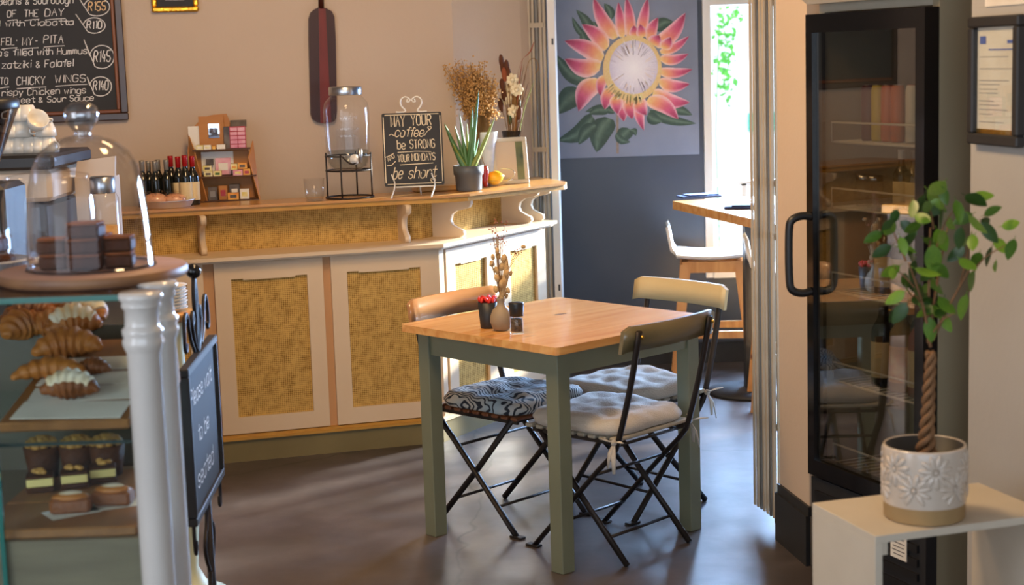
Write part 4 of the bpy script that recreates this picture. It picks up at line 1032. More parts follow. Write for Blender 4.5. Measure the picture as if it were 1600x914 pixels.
# foil tray of wrapped pastries
p = top_at(262, 323)
ft = thing('foil_tray', 'round corrugated foil tray at the left end of the counter', 'tray', p)
MB().lathe([(0, .001), (.098, .001), (.112, .028), (.118, .029), (.118, .031), (.111, .031), (.097, .004), (0, .004)], n=96, wob=lambda a, z: 1 + .012 * math.sin(a * 2 * PI * 48), sm=False).build('foil', 'foil_silver', ft)
for i, (dx, dy, r_, lab) in enumerate(((-.045, -.02, .052, 'left'), (.035, -.012, .048, 'right'), (-.005, .045, .045, 'rear'))):
    t = thing('wrapped_pastry', 'pink pastry in cellophane, %s one in the round foil tray' % lab, 'pastry', p + Vector((dx, dy, .0045)))
    MB().sph((0, 0, r_ * .55), r_, 14, 8, (1, .85, .55)).build('cake', 'cellophane_food', t)
    m_ = MB(); m_.smooth = False
    for k in range(50):
        a, b = random.uniform(0, 6.28), random.uniform(.05, 1.3); q = Vector((r_ * 1.05 * math.cos(a) * math.cos(b), r_ * .9 * math.sin(a) * math.cos(b), r_ * .55 + r_ * .62 * math.sin(b)))
        u1 = Vector((random.gauss(0, 1), random.gauss(0, 1), random.gauss(0, 1))).normalized() * .014; u2 = Vector((random.gauss(0, 1), random.gauss(0, 1), random.gauss(0, 1))).normalized() * .014
        m_.f([m_.v(q), m_.v(q + u1), m_.v(q + u2)])
    m_.build('cellophane', CELLO, t)
# tea rack (arched card display stand)
pLb, pRb = top_at(322, 314), top_at(403, 313)
rk = thing('tea_rack', 'arched wooden display rack with three shelves of tea boxes', 'rack', (pLb + pRb) / 2 + Vector((0, .03, 0)))
ro = (pLb + pRb) / 2 + Vector((0.0, .05, 0)); RM = Tr(ro) @ Rz(.10)
ks = 7.0 / FPX
def rx(px): return (px - 362) * ks
def rzv(py): return (313 - py) * ks
def rp(name, m, fn, par=rk): 
    mb = MB(RM); fn(mb); return mb.build(name, m, par, True)
arch = [(rx(293), 0), (rx(293), rzv(235))] + [(rx(293 + 46 - 46 * math.cos(a)), rzv(235 - 56 * math.sin(a))) for a in [PI * k / 24 for k in range(3, 13)]] + [(rx(357), rzv(178)), (rx(366), rzv(205)), (rx(388), rzv(235)), (rx(403), 0)]
MX = RM @ Matrix(((1, 0, 0, 0), (0, 0, 1, .045), (0, 1, 0, 0), (0, 0, 0, 1)))
MB().prism(arch, .004, MX).build('back_panel', 'kraft', rk, True)
def sidep(px0, px1, pxt, pyt, yaw):   # side panels splay forward
    mb = MB(RM); 
    a = [(rx(px0), .045, 0), (rx(px0), .045, rzv(pyt)), (rx(pxt), -.02, rzv(pyt + 25)), (rx(px1), -.055, 0)]
    A = [mb.v(q) for q in a]; B = [mb.v((q[0] + .004, q[1], q[2])) for q in a]
    mb.f(A); mb.f(B[::-1])
    for k in range(4): mb.f([A[k], A[(k + 1) % 4], B[(k + 1) % 4], B[k]])
    mb.build('side_panel', 'kraft', rk, True)
sidep(295, 322, 305, 208, 0); sidep(395, 403, 388, 222, 0)
for (xa, xb, py) in ((303, 392, 233), (312, 400, 275)):
    rp('shelf', 'mdf_edge', lambda b: b.b2((rx(xa), -.045 if py > 250 else -.03, rzv(py + 1)), (rx(xb), .044, rzv(py - 1))))
rp('base_shelf', 'mdf_edge', lambda b: b.b2((rx(318), -.055, .0), (rx(402), .044, .004)))
rp('upright_panel', 'kraft', lambda b: b.b2((rx(313), .030, rzv(232)), (rx(352), .036, rzv(181))))
rp('picture', 'mirror', lambda b: b.b2((rx(328), .024, rzv(215)), (rx(345), .03, rzv(193))))
rp('white_card', 'white_box', lambda b: b.b2((rx(314), .036, rzv(231)), (rx(364), .04, rzv(190))) if False else b.b2((rx(296), .038, rzv(232)), (rx(313), .043, rzv(196))))
rp('pale_back', 'white_box', lambda b: b.b2((rx(314), .036, rzv(273)), (rx(364), .042, rzv(237))))
def teabox(label, m, x0, x1, y0, y1, yy, dep=.03, tape=None):
    o = MB(RM).b2((rx(x0), yy - dep, rzv(y1)), (rx(x1), yy, rzv(y0)))
    t = thing('tea_box', label, 'box', (RM @ Vector((rx((x0 + x1) / 2), yy - dep / 2, rzv(y1)))), 0, 'boxes on the tea rack')
    o.build('carton', m, t, True)
    if tape:
        mb = MB(RM); mb.b2((rx(x0 + (x1 - x0) * .2), yy - dep - .0006, rzv(y1 - (y1 - y0) * .25)), (rx(x0 + (x1 - x0) * .8), yy - dep, rzv(y0 + (y1 - y0) * .3))); mb.build('label', tape, t, True)
teabox('yellow tea box, left on the top shelf of the rack', 'yellow_box', 309, 320, 225, 232, -.0, .03, 'white_box'); teabox('cream tea box beside the yellow one on the top shelf', 'white_box', 321, 332, 225, 232, .0, .03, 'yellow_box')
teabox('small orange tea box on the top shelf of the rack', 'orange_box', 334, 339, 227, 232, .0); teabox('white tea box on the top shelf beside the open pink display', 'white_box', 341, 354, 225, 232, .0)
teabox('lower yellow tea box, left on the middle shelf', 'yellow_box', 319, 332, 266, 274, -.005, .03, 'dark_box'); teabox('upper yellow tea box stacked on the left of the middle shelf', 'yellow_box', 318, 331, 257.4, 265.6, -.005, .03, 'dark_box')
teabox('yellow green tea box second from left on the middle shelf', 'yellow_box', 334, 346, 266, 274, -.01, .03, 'leaf'); teabox('upright pale picture tea box on the middle shelf', 'pink_box', 336, 360, 247, 273, .03, .015, 'white_box')
teabox('tall grey tea tin at the back of the middle shelf', 'dark_box', 322, 333, 248, 257, .03, .02); teabox('pink and yellow tea box on the right of the middle shelf', 'pink_box', 364, 379, 265.5, 274, -.005, .03, 'yellow_box')
teabox('orange tea box at the right end of the middle shelf', 'orange_box', 380, 391, 264.5, 274, -.005, .03, 'chili'); teabox('yellow tea box stacked above the pink one on the middle shelf', 'yellow_box', 361, 371, 256, 265, -.005, .03, 'orange_box'); teabox('orange tea box stacked at the top right of the middle shelf', 'orange_box', 372, 386, 255, 264, -.005, .03, 'dark_box')
teabox('dark grey tea box, left on the bottom shelf', 'dark_box', 324, 338, 291, 311.5, -.015, .03, 'doc_line'); teabox('tall brown tea box at the back of the bottom shelf', 'kraft', 340, 353, 290, 311.5, .01, .03, 'chili')
teabox('orange tea box in the middle of the bottom shelf', 'orange_box', 354, 371, 301, 311.5, -.015, .03, 'dark_box'); teabox('grey tea box behind the orange one on the bottom shelf', 'dark_box', 356, 372, 289, 311.5, .03, .03, 'white_box'); teabox('cream tea box, right on the bottom shelf', 'white_box', 373, 387, 296, 311.5, .0, .03, 'yellow_box')
# open pink display carton
pb_ = thing('display_carton', 'open pink display carton of small packets at the top of the tea rack', 'carton', RM @ Vector((rx(373), 0, rzv(232))))
mb = MB(RM); mb.b2((rx(352), .004, rzv(232)), (rx(361), .030, rzv(198))); mb.build('side', 'dark_box', pb_, True)
mb = MB(RM); mb.b2((rx(361), .0, rzv(232)), (rx(386), .030, rzv(198))); mb.build('carton', 'foil_red', pb_, True)
for r_ in range(5):
    for c2 in range(2):
        mb = MB(RM); mb.b2((rx(362 + c2 * 12), -.006, rzv(231.4 - r_ * 6.6)), (rx(373 + c2 * 12), .001, rzv(226.2 - r_ * 6.6)), .001); mb.build('packet', 'pink_box', pb_, True)
mb = MB(RM @ Tr(rx(374), .01, rzv(194)) @ Rx(-.5)); mb.box((0.004, 0, 0), (.07, .003, .034)); mb.build('lid_flap', 'dark_box', pb_, True)

# ================================================================== ON THE TABLE
ZT = .7502
p = atz(763, 512, ZT)
t = thing('black_cup', 'small black tapered cup filled with red peppers on the table', 'cup', p)
MB().lathe([(0, 0), (.024, 0), (.026, .003), (.033, .088), (.030, .088), (.024, .06), (0, .06)], n=28).build('cup', 'black_satin', t)
for k in range(24):
    a = k * 2.4; r_ = .027 * math.sqrt((k + .5) / 24)
    tip = Vector((r_ * 1.15 * math.cos(a), r_ * 1.15 * math.sin(a), .090 + .010 * random.random())); M_ = Tr(tip) @ Rx(random.uniform(-.6, .6)) @ Ry(random.uniform(-.6, .6))
    MB().lathe([(0, -.012), (.0055, -.004), (.006, .004), (.003, .010), (0, .013)], n=8, M=M_).build('red_pepper', 'red_petal', t)
p = atz(784, 516, ZT)
bv_ = thing('bud_vase', 'round taupe clay bud vase with dried bunny tails and red sprigs', 'vase', p)
MB().lathe([(0, 0), (.020, 0), (.030, .008), (.0375, .028), (.037, .048), (.029, .068), (.017, .080), (.013, .090), (.0135, .103), (.016, .108), (.013, .108), (.010, .09), (0, .085)], n=36).build('vase', 'taupe_clay', bv_)
kz = 5.35 / FPX
def vz(px, py): return Vector(((px - 786) * kz, random.uniform(-.018, .018), (516 - py) * kz))
for (px, py, sc_) in ((784, 398, 1.0), (776, 400, .8), (793, 402, 1.1), (774, 411, .9), (781, 421, 1.0), (790, 415, 1.15), (797, 425, .9), (781, 433, 1.0), (788, 441, 1.0), (779, 451, 1.0), (798, 453, .8), (803, 427, .7), (792, 455, .8), (784, 468, .8), (795, 463, .7), (773, 410, .7), (783, 390, .8)):
    tip = vz(px, py); MB().tube(smooth_poly([(0, 0, .09), (tip.x * .35, tip.y * .4, .09 + (tip.z - .09) * .5), tip], 1), .0011, 5).build('stalk', 'straw_dark', bv_)
    MB().sph(tip, .0108 * sc_, 9, 7, (.85, .85, 1.25), Ry(random.uniform(-.5, .5))).build('bunny_tail', 'bunny_tail', bv_)
tip = vz(796, 415); MB().tube(smooth_poly([(0, 0, .09), (.008, 0, .14), tip + Vector((0, 0, -.03)), tip + Vector((.002, 0, .035))], 2), [.002 + .009 * math.sin(PI * k / 13) for k in range(14)], 8).build('feather_grass', 'bunny_tail', bv_)
for (px, py) in ((803, 433), (800, 437)): 
    tip = vz(px, py); MB().tube([(0, 0, .09), (tip.x * .6, 0, tip.z * .75), tip], [.001, .003, .001], 6, flat=.3).build('grass_blade', 'straw_dark', bv_)
rs = MB(); rb_ = MB()
for (px, py) in ((781, 338), (775, 352), (796, 346), (785, 358), (790, 365), (779, 372), (788, 380), (812, 392), (818, 387), (784, 385), (793, 372)):
    tip = vz(px, py); pts = smooth_poly([(0, 0, .09), ((.0 + tip.x) * .3, 0, .09 + (tip.z - .09) * .55), tip], 1); rs.tube(pts, .0008, 4)
    for k in range(7):
        q = pts[-1].lerp(pts[-2], random.uniform(0, .85)) + Vector((random.gauss(0, .008), random.gauss(0, .006), random.gauss(0, .006)))
        rb_.sph(q, random.uniform(.0016, .0027), 6, 4)
rs.build('sprig_stems', 'straw_dark', bv_); tag(rb_.build('sprig_berries', 'dried_red', bv_), kind='stuff')
tip = vz(824, 385); MB().tube(smooth_poly([(0, 0, .09), (.02, 0, .19), tip], 1), .0009, 4).build('stalk', 'straw_dark', bv_); MB().sph(tip, .0075, 9, 7, (1.2, .9, .9)).build('bunny_tail', 'bunny_tail', bv_)
p = atz(808, 521, ZT)
pg = thing('pepper_grinder', 'small glass pepper grinder with a black cap on the table', 'grinder', p)
MB().lathe([(0, .0), (.0215, .0), (.0225, .004), (.0225, .058), (.020, .062)], n=28, cap1=False).build('glass_body', GLASS_DOME, pg)
MB().lathe([(0, .008), (.019, .008), (.019, .050), (0, .052)], n=24).build('peppercorns', 'pepper', pg)
MB().lathe([(.0225, .058), (.0225, .070), (.0235, .073), (.0255, .100), (.0245, .103), (0, .103)], n=28).build('cap', 'black_plastic', pg)

# ================================================================== PAINTING AND NEXT ROOM
YP = YM - .022
pt_ = thing('protea_painting', 'large unframed painting of a pink king protea on a grey ground', 'painting', (0.6, YM - .015, 1.12))
c0, c1 = at(1093, 241, YP), at(870, 248, YP)
MB().b2((0.05, YP, c0.z), (c0.x, YM - .001, 2.12)).build('canvas', 'canvas_grey', pt_, True)
def paint(name, shapes, dy):
    """each shape: list of (px,py) outline + list of colours; fan from a spine"""
    bm = bmesh.new(); lay = bm.loops.layers.color.new('Col')
    for left, right, cols, lift in shapes:
        rows = []
        n = len(left)
        for i in range(n):
            l_, r_ = left[i], right[i]; row = []
            for k in range(5):
                u = k / 4.0; px = l_[0] + (r_[0] - l_[0]) * u; py = l_[1] + (r_[1] - l_[1]) * u
                q = at(px, py, YP - dy - lift); row.append(bm.verts.new(q))
            rows.append(row)
        for i in range(n - 1):
            for k in range(4):
                try: f_ = bm.faces.new([rows[i][k], rows[i][k + 1], rows[i + 1][k + 1], rows[i + 1][k]])
                except ValueError: continue
                for lp, (ii, kk) in zip(f_.loops, ((i, k), (i, k + 1), (i + 1, k + 1), (i + 1, k))):
                    lp[lay] = cols(ii / (n - 1.0), abs(kk / 4.0 - .5) * 2, kk / 4.0)
    me = bpy.data.meshes.new(name); bm.to_mesh(me); bm.free(); me.materials.append(MATS['oil_paint'])
    o = bpy.data.objects.new(name, me); COL.objects.link(o); o.parent = pt_; o.matrix_parent_inverse = wm(pt_).inverted()
    return o
def mixc(a, b, t): return tuple(a[i] + (b[i] - a[i]) * t for i in range(3))
def srgb4(c): return (c[0] / 255.0, c[1] / 255.0, c[2] / 255.0, 1)
def lens(p0, p1, wid, bend=0.0, n=9, peak=.42):
    """lens-shaped petal from base p0 to tip p1 in photo pixels"""
    dx, dy = p1[0] - p0[0], p1[1] - p0[1]; L_ = math.hypot(dx, dy); tx_, ty_ = dx / L_, dy / L_; nx_, ny_ = -ty_, tx_
    l_, r_ = [], []
    for i in range(n):
        u = i / (n - 1.0); wv_ = wid / 2 * (math.sin(PI * min(1, u ** (math.log(.5) / math.log(peak)))) ** .8) + (wid * .22 * (1 - u) if u < .5 else 0) * (1 - u * 2 if u < .5 else 0)
        b = bend * math.sin(PI * u)
        cx_, cy_ = p0[0] + dx * u + nx_ * b, p0[1] + dy * u + ny_ * b
        l_.append((cx_ + nx_ * wv_, cy_ + ny_ * wv_)); r_.append((cx_ - nx_ * wv_, cy_ - ny_ * wv_))
    return l_, r_
leafs = []
def addleaf(p0, p1, w_, b=0, col=(58, 84, 72), lift=0.0):
    l_, r_ = lens(p0, p1, w_, b); hi = mixc(col, (150, 172, 150), .55)
    leafs.append((l_, r_, lambda u, e, k, c=col, h=hi: srgb4(mixc(mixc(c, h, .75 if e < .1 else .15 * k), (40, 60, 52), e * .35)), lift))
for a_ in (((940, 75), (926, 33), 30, 0), ((925, 60), (900, 15), 16, 5), ((915, 58), (894, 26), 10, -3), ((915, 70), (909, 50), 14, 0), ((925, 128), (868, 85), 24, -10), ((912, 145), (872, 178), 34, 8), ((926, 182), (870, 220), 26, -10), ((952, 185), (932, 238), 34, 6), ((930, 195), (904, 226), 20, 4), ((1015, 175), (1088, 193), 16, 4), ((1040, 172), (1082, 180), 16, -4), ((960, 175), (914, 175), 12, 6), ((984, 202), (970, 226), 22, 4), ((962, 210), (985, 222), 12, 4), ((985, 203), (994, 212), 10, -3), ((1025, 45), (1052, 34), 18, -4), ((955, 30), (944, 5), 14, 3), ((1012, 180), (1035, 190), 18, 2), ((950, 172), (920, 178), 16, 3)):
    addleaf(*a_, lift=.00007 * len(leafs))
leafs.append(([(963, 170), (963, 240)], [(966.5, 170), (967, 240)], lambda u, e, k: srgb4((150, 132, 120)), .0002))
paint('painted_leaves', leafs, .0010)
pets = []
def addpet(p0, p1, w_, b=0, deep=1.0, lift=0.0):
    l_, r_ = lens(p0, p1, w_, b, 11)
    yel, org, pk, dk = (240, 206, 132), (234, 150, 112), (212, 92, 126), (148, 40, 78)
    def c_(u, e, k):
        base = mixc(yel, org, min(1, u / .28)) if u < .28 else mixc(org, pk, min(1, (u - .28) / .3))
        if u > .58: base = mixc(pk, dk, min(1, (u - .58) / .4) * deep)
        base = mixc(base, (240, 180, 196), .5 * max(0, (k - .6) / .4)); 
        if e > .9: base = mixc(base, (248, 226, 232), .65)
        return srgb4(base)
    pets.append((l_, r_, c_, lift))
for i, a_ in enumerate((((962, 60), (927, -4), 22, -4), ((972, 58), (966, 3), 16, 0), ((985, 60), (978, -6), 17, 2), ((1000, 58), (1012, -4), 17, 0), ((1015, 64), (1028, 27), 18, -3), ((1024, 72), (1071, 20), 24, 6), ((1032, 82), (1077, 56), 14, 4), ((1032, 92), (1076, 84), 16, 5), ((1030, 112), (1082, 108), 16, 4), ((1030, 128), (1078, 131), 20, 5), ((1020, 145), (1078, 160), 24, 6), ((1012, 155), (1060, 186), 24, -6),
        ((948, 76), (909, 38), 24, 4), ((942, 92), (882, 64), 26, 4), ((938, 104), (882, 92), 28, -8), ((936, 125), (904, 174), 30, 8), ((954, 138), (945, 171), 20, 2), ((968, 150), (975, 190), 22, 0), ((985, 155), (988, 186), 22, 2), ((1000, 156), (1006, 204), 16, 4), ((998, 155), (1010, 180), 22, 3), ((1020, 70), (1030, 55), 22, 0), ((992, 58), (990, 40), 16, 0), ((1004, 58), (1000, 38), 16, 0), ((1035, 75), (1048, 58), 18, 2), ((962, 150), (965, 178), 20, 0), ((945, 118), (938, 150), 16, 3))):
    addpet(*a_, lift=.00006 * i)
paint('painted_petals', pets, .0030)
# yellow-green collar and white centre made of bristle strokes
cen = []
def disc(cx_, cy_, rx_, ry_, cfun, lift, n=36):
    for k in range(n):
        a, b = 2 * PI * k / n, 2 * PI * (k + 1) / n
        l_ = [(cx_ + rx_ * u * math.cos(a), cy_ + ry_ * u * math.sin(a)) for u in (0, .5, .8, 1)]; r_ = [(cx_ + rx_ * u * math.cos(b), cy_ + ry_ * u * math.sin(b)) for u in (0, .5, .8, 1)]
        cen.append((l_, r_, cfun, lift))
disc(988, 107, 46, 52, lambda u, e, k: srgb4(mixc((226, 216, 150), (232, 196, 138), u)), .0)
disc(990, 105, 38, 42, lambda u, e, k: srgb4(mixc((250, 246, 250), (214, 204, 222), u)), .0006)
for k in range(90):
    a = random.uniform(0, 6.28); u0, u1 = random.uniform(.45, .8), random.uniform(.85, 1.06); ll = ((990 + 38 * u0 * math.cos(a), 105 + 42 * u0 * math.sin(a)), (990 + 38 * u1 * math.cos(a), 105 + 42 * u1 * math.sin(a)))
    c_ = random.choice(((120, 110, 140), (250, 246, 250), (246, 238, 246), (160, 140, 150), (236, 200, 150)))
    cen.append(([(ll[0][0] - .5, ll[0][1]), (ll[1][0] - .4, ll[1][1])], [(ll[0][0] + .5, ll[0][1]), (ll[1][0] + .4, ll[1][1])], lambda u, e, k2, c=c_: srgb4(c), .0010))
for k in range(40):
    a = random.uniform(1.2, 2.6); u0, u1 = random.uniform(.9, 1.02), random.uniform(1.05, 1.28); ll = ((988 + 40 * u0 * math.cos(a), 107 + 46 * u0 * math.sin(a)), (988 + 40 * u1 * math.cos(a), 107 + 46 * u1 * math.sin(a)))
    c_ = random.choice(((120, 124, 84), (214, 206, 130), (90, 92, 70), (230, 224, 180)))
    cen.append(([(ll[0][0] - .6, ll[0][1]), (ll[1][0] - .4, ll[1][1])], [(ll[0][0] + .6, ll[0][1]), (ll[1][0] + .4, ll[1][1])], lambda u, e, k2, c=c_: srgb4(c), .0010))
paint('painted_flower_centre', cen, .0052)

# bar table by the window
BZ = .93
bt = thing('bar_table', 'high wooden bar table by the window of the next room', 'table', (1.2, 7.4, 0))
ba = atz(1051, 314, BZ); bd = Vector((.245, -1, 0)).normalized(); be = Vector((1, .245, 0)).normalized()
q0 = ba; q1 = ba + bd * 1.5; q2 = q1 + be * .62; q3 = ba + be * .62
MB().prism([(q.x, q.y) for q in (q0, q1, q2, q3)], .04, Tr(0, 0, BZ - .04)).build('top', 'pine', bt, True)
for u, v in ((.25, .31), (1.3, .31)):
    c_ = ba + bd * u + be * v; MB().b2((c_.x - .04, c_.y - .04, .02), (c_.x + .04, c_.y + .04, BZ - .04)).build('post', 'black_satin', bt, True)
    MB().lathe([(0, 0), (.22, 0), (.22, .015), (.04, .025), (0, .025)], (c_.x, c_.y, 0), 28).build('foot', 'black_satin', bt, True)
def placemat(label, px, py, rz_, w_=.20, d_=.12):
    p = atz(px, py, BZ + .0005); t = thing('napkin', label, 'napkin', p, rz_, 'napkins on the bar table'); m_ = MB(); N = 8
    m_.box((0, 0, .006), (w_, d_, .011), 0, .003); m_.build('folded_cloth', 'navy_cloth', t)
    mm = MB(); mm.box((0.01, 0.004, .0145), (w_ * .8, d_ * .8, .006), .1, .002); mm.build('top_fold', 'navy_cloth', t)
placemat('folded navy napkin at the far end of the bar table', 1092, 308.5, .2); placemat('folded navy napkin nearer the gate on the bar table', 1168, 325, -.3)

def stool(label, loc, rz_):
    """+x is the front (towards the bar); low back shell at -x"""
    t = thing('bar_stool', label, 'stool', loc, rz_, 'bar stools')
    m_ = MB(); m_.smooth = True; NX, NY = 18, 12; SZ = .635
    prof = []
    for i in range(NX + 1):
        u = i / NX
        if u < .40:    # back rising
            a = u / .40; prof.append((-.185 + .005 - .03 * (1 - a) ** 1.0 + .0, SZ + .145 * (1 - a) ** 1.3, .72 + .28 * a))
        else:
            a = (u - .40) / .60; prof.append((-.170 + .36 * a, SZ - .012 * math.sin(PI * a) + .004 * a, 1.0 - .06 * a))
    rows, rows2 = [], []
    for (x, z, wf_) in prof:
        r1, r2 = [], []
        for j in range(NY + 1):
            v = -1 + 2 * j / NY; y = v * .185 * wf_; lift = .018 * abs(v) ** 3
            r1.append(m_.v((x - (lift * .6 if z > SZ + .02 else 0), y, z + lift))); r2.append(m_.v((x - (.012 if z > SZ + .02 else 0) - (lift * .6 if z > SZ + .02 else 0), y * .98, z + lift - .014)))
        rows.append(r1); rows2.append(r2)
    for i in range(NX):
        for j in range(NY): m_.f([rows[i][j], rows[i + 1][j], rows[i + 1][j + 1], rows[i][j + 1]]); m_.f([rows2[i][j], rows2[i][j + 1], rows2[i + 1][j + 1], rows2[i + 1][j]])
    for i in range(NX):
        m_.f([rows[i][0], rows2[i][0], rows2[i + 1][0], rows[i + 1][0]]); m_.f([rows[i][NY], rows[i + 1][NY], rows2[i + 1][NY], rows2[i][NY]])
    for j in range(NY):
        m_.f([rows[0][j], rows[0][j + 1], rows2[0][j + 1], rows2[0][j]]); m_.f([rows[NX][j], rows2[NX][j], rows2[NX][j + 1], rows[NX][j + 1]])
    m_.build('seat_shell', 'white_plastic', t)
    for sx in (-1, 1):
        for sy in (-1, 1):
            mb = MB(); a_ = Vector((sx * .135, sy * .13, .60)); b_ = Vector((sx * .20, sy * .185, 0))
            u_ = Vector((1, 0, 0)); V = []
            for q, w_ in ((a_, .052), (b_, .034)):
                V.append([mb.v(q + Vector((ax * w_ / 2, ay * .017, 0))) for ax, ay in ((-1, -1), (1, -1), (1, 1), (-1, 1))])
            mb.f(V[0]); mb.f(V[1][::-1])
            for k in range(4): mb.f([V[0][k], V[0][(k + 1) % 4], V[1][(k + 1) % 4], V[1][k]])
            mb.build('leg', 'stool_wood', t)
    for sy in (-1, 1): MB().bar((-.15, sy * .132, .585), (.15, sy * .132, .585), .03, .055).build('seat_rail', 'stool_wood', t); MB().bar((-.172, sy * .158, .245), (.172, sy * .158, .245), .02, .035).build('foot_rail', 'stool_wood', t)
    for sx in (-1, 1): MB().bar((sx * .14, -.13, .585), (sx * .14, .13, .585), .03, .05).build('seat_rail', 'stool_wood', t); MB().bar((sx * .172, -.16, .215), (sx * .172, .16, .215), .02, .03).build('foot_rail', 'stool_wood', t)
    return t
fa = [atz(1026, 581, 0), atz(1056, 594, 0), atz(1167, 594, 0), atz(1141, 575, 0)]
cx_ = sum((v.x for v in fa)) / 4; cy_ = sum((v.y for v in fa)) / 4
stool('white shelled wooden bar stool in front of the blue wall', (cx_ + .055, cy_ - .05, 0), -.10)
stool('white shelled wooden bar stool mostly hidden behind the folded gate', (1.315, 7.46, 0), -.10)
# tall green sign etc. stay outside

# ================================================================== FRIDGE  (local: x along the front from far to near edge, y into the fridge, z up)
FA, FB = Vector((.911, 4.95, 0)), Vector((1.135, 4.42, 0)); FD = (FB - FA).normalized(); FWD = (FB - FA).length
MFR = frame_from(FA, FD, (0, 0, 1))
fr = thing('drinks_fridge', 'tall black glass door drinks fridge beside the pier', 'fridge', (FA + FB) / 2)
def fp(name, m, fn, par=None):
    mb = MB(MFR); fn(mb); return mb.build(name, m, par or fr, True)
Z0, Z1, DT = .325, 1.745, .05
FW_ = FWD; DEP = .50
fp('side_wall', 'fridge_body', lambda b: b.b2((FW_ - .03, DT, .06), (FW_, DEP, 1.80))); fp('side_wall', 'fridge_inside', lambda b: b.b2((0, DT, .06), (.03, DEP, 1.80)))
fp('back_wall', 'fridge_inside', lambda b: b.b2((.03, DEP - .03, .06), (FW_ - .03, DEP, 1.80)))
fp('inner_floor', 'fridge_inside', lambda b: b.b2((.03, DT, .32), (FW_ - .03, DEP - .03, .35))); fp('inner_ceiling', 'fridge_inside', lambda b: b.b2((.03, DT, 1.75), (FW_ - .03, DEP - .03, 1.80)))
gb = fp('base_grille', 'black_satin', lambda b: b.b2((.0, .012, .0), (FW_, DT, .315)))
for k in range(6): fp('grille_slat', 'black_plastic', lambda b: b.b2((.03, .004, .045 + k * .042), (FW_ - .03, .012, .067 + k * .042)), gb)
dr = fp('door', 'black_gloss', lambda b: (b.b2((0, 0, Z0), (.034, DT - .002, Z1)), b.b2((FW_ - .04, 0, Z0), (FW_, DT - .002, Z1)), b.b2((.034, 0, Z1 - .055), (FW_ - .04, DT - .002, Z1)), b.b2((.034, 0, Z0), (FW_ - .04, DT - .002, Z0 + .05))))
fp('pane', GLASS_FRIDGE, lambda b: b.b2((.034, .012, Z0 + .05), (FW_ - .04, .016, Z1 - .055)), dr)
fp('gasket', 'galv', lambda b: (b.b2((.034, .018, Z0 + .05), (.042, .03, Z1 - .055)), b.b2((.034, .018, Z0 + .05), (FW_ - .04, .03, Z0 + .058))), dr)
hd = MB(MFR); hz0, hz1 = .905, 1.135
hd.tube(smooth_poly([(.020, .0, hz0), (.020, -.028, hz0 - .006), (.012, -.062, hz0 + .004), (.008, -.070, hz0 + .03), (.008, -.070, hz1 - .03), (.012, -.062, hz1 - .004), (.020, -.028, hz1 + .006), (.020, .0, hz1)], 2), .0125, 12); hd.build('handle', 'black_plastic', dr, True)
fp('header_sign', 'white_paint', lambda b: b.b2((-.02, -.02, 1.775), (FW_ + .01, DT, 2.02), .02))
for zsh, name in ((.62, 'wire_shelf'), (.90, 'wire_shelf'), (1.16, 'wire_shelf'), (1.36, 'wire_shelf'), (.36, 'wire_shelf')):
    mb = MB(MFR)
    for y in (.075, .20, .33, .45): mb.tube([(.035, y, zsh), (FW_ - .035, y, zsh)], .004, 5)
    for k in range(16): mb.tube([(.045 + k * (FW_ - .09) / 15, .075, zsh + .003), (.045 + k * (FW_ - .09) / 15, .455, zsh + .003)], .0018, 4)
    mb.tube([(.035, .07, zsh), (.035, .07, zsh + .06), (FW_ - .035, .07, zsh + .06), (FW_ - .035, .07, zsh)], .0035, 5)
    mb.build(name, 'wire_white', fr, True)
def fpt(x, y, z): return MFR @ Vector((x, y, z))
WHERE = {.36: 'bottom', .62: 'lower', .90: 'middle', 1.16: 'upper', 1.36: 'top'}
def fbottle(z, x, y, h, r, capm, lab, gl, label): bottle('drink_bottle', label, fpt(x, y, z + .0055), h, r, capm, lab, 'bottles in the fridge', gl, .16)
for i, (x, y, gl, lab, cp) in enumerate(((.20, .14, 'bottle_green', 'wine_label', 'foil_grey'), (.29, .14, 'amber_wine', 'label_orange', 'foil_grey'), (.38, .14, 'rose_wine', 'wine_label', 'foil_grey'), (.47, .14, 'rose_wine', 'pink_box', 'foil_red'), (.24, .25, 'bottle_green', 'wine_label', 'foil_red'), (.43, .25, 'rose_wine', 'wine_label', 'foil_grey'))):
    fbottle(.62, x, y, .29, .037, cp, lab, gl, ('dark wine bottle with a pale label, %s on the lower fridge shelf', 'amber bottle with an orange label, %s on the lower fridge shelf', 'rose wine bottle, %s on the lower fridge shelf', 'pink labelled rose bottle, %s on the lower fridge shelf', 'red capped wine bottle, %s on the lower fridge shelf', 'rose wine bottle, %s on the lower fridge shelf')[i] % ('front left', 'front, second', 'front, third', 'front right', 'rear left', 'rear right')[i])
for i, (x, y) in enumerate(((.20, .15), (.28, .15), (.36, .15), (.44, .15))):
    fbottle(.90, x, y, .245, .036, 'foil_grey', 'wine_label', 'bottle_green', 'dark bottle with pale label, %s in the row on the middle fridge shelf' % ('first', 'second', 'third', 'fourth')[i])
for i, (x, gl, cp) in enumerate(((.26, 'bottle_green', 'white_plastic'), (.32, 'bottle_green', 'foil_grey'), (.385, 'amber_wine', 'banana'), (.445, 'rose_wine', 'white_plastic'), (.50, 'amber_wine', 'banana'))):
    fbottle(1.16, x, .16, .175, .025, cp, 'wine_label', gl, 'small sauce bottle, %s on the upper fridge shelf' % ('leftmost', 'second', 'third with a yellow cap', 'fourth', 'rightmost with a yellow cap')[i])
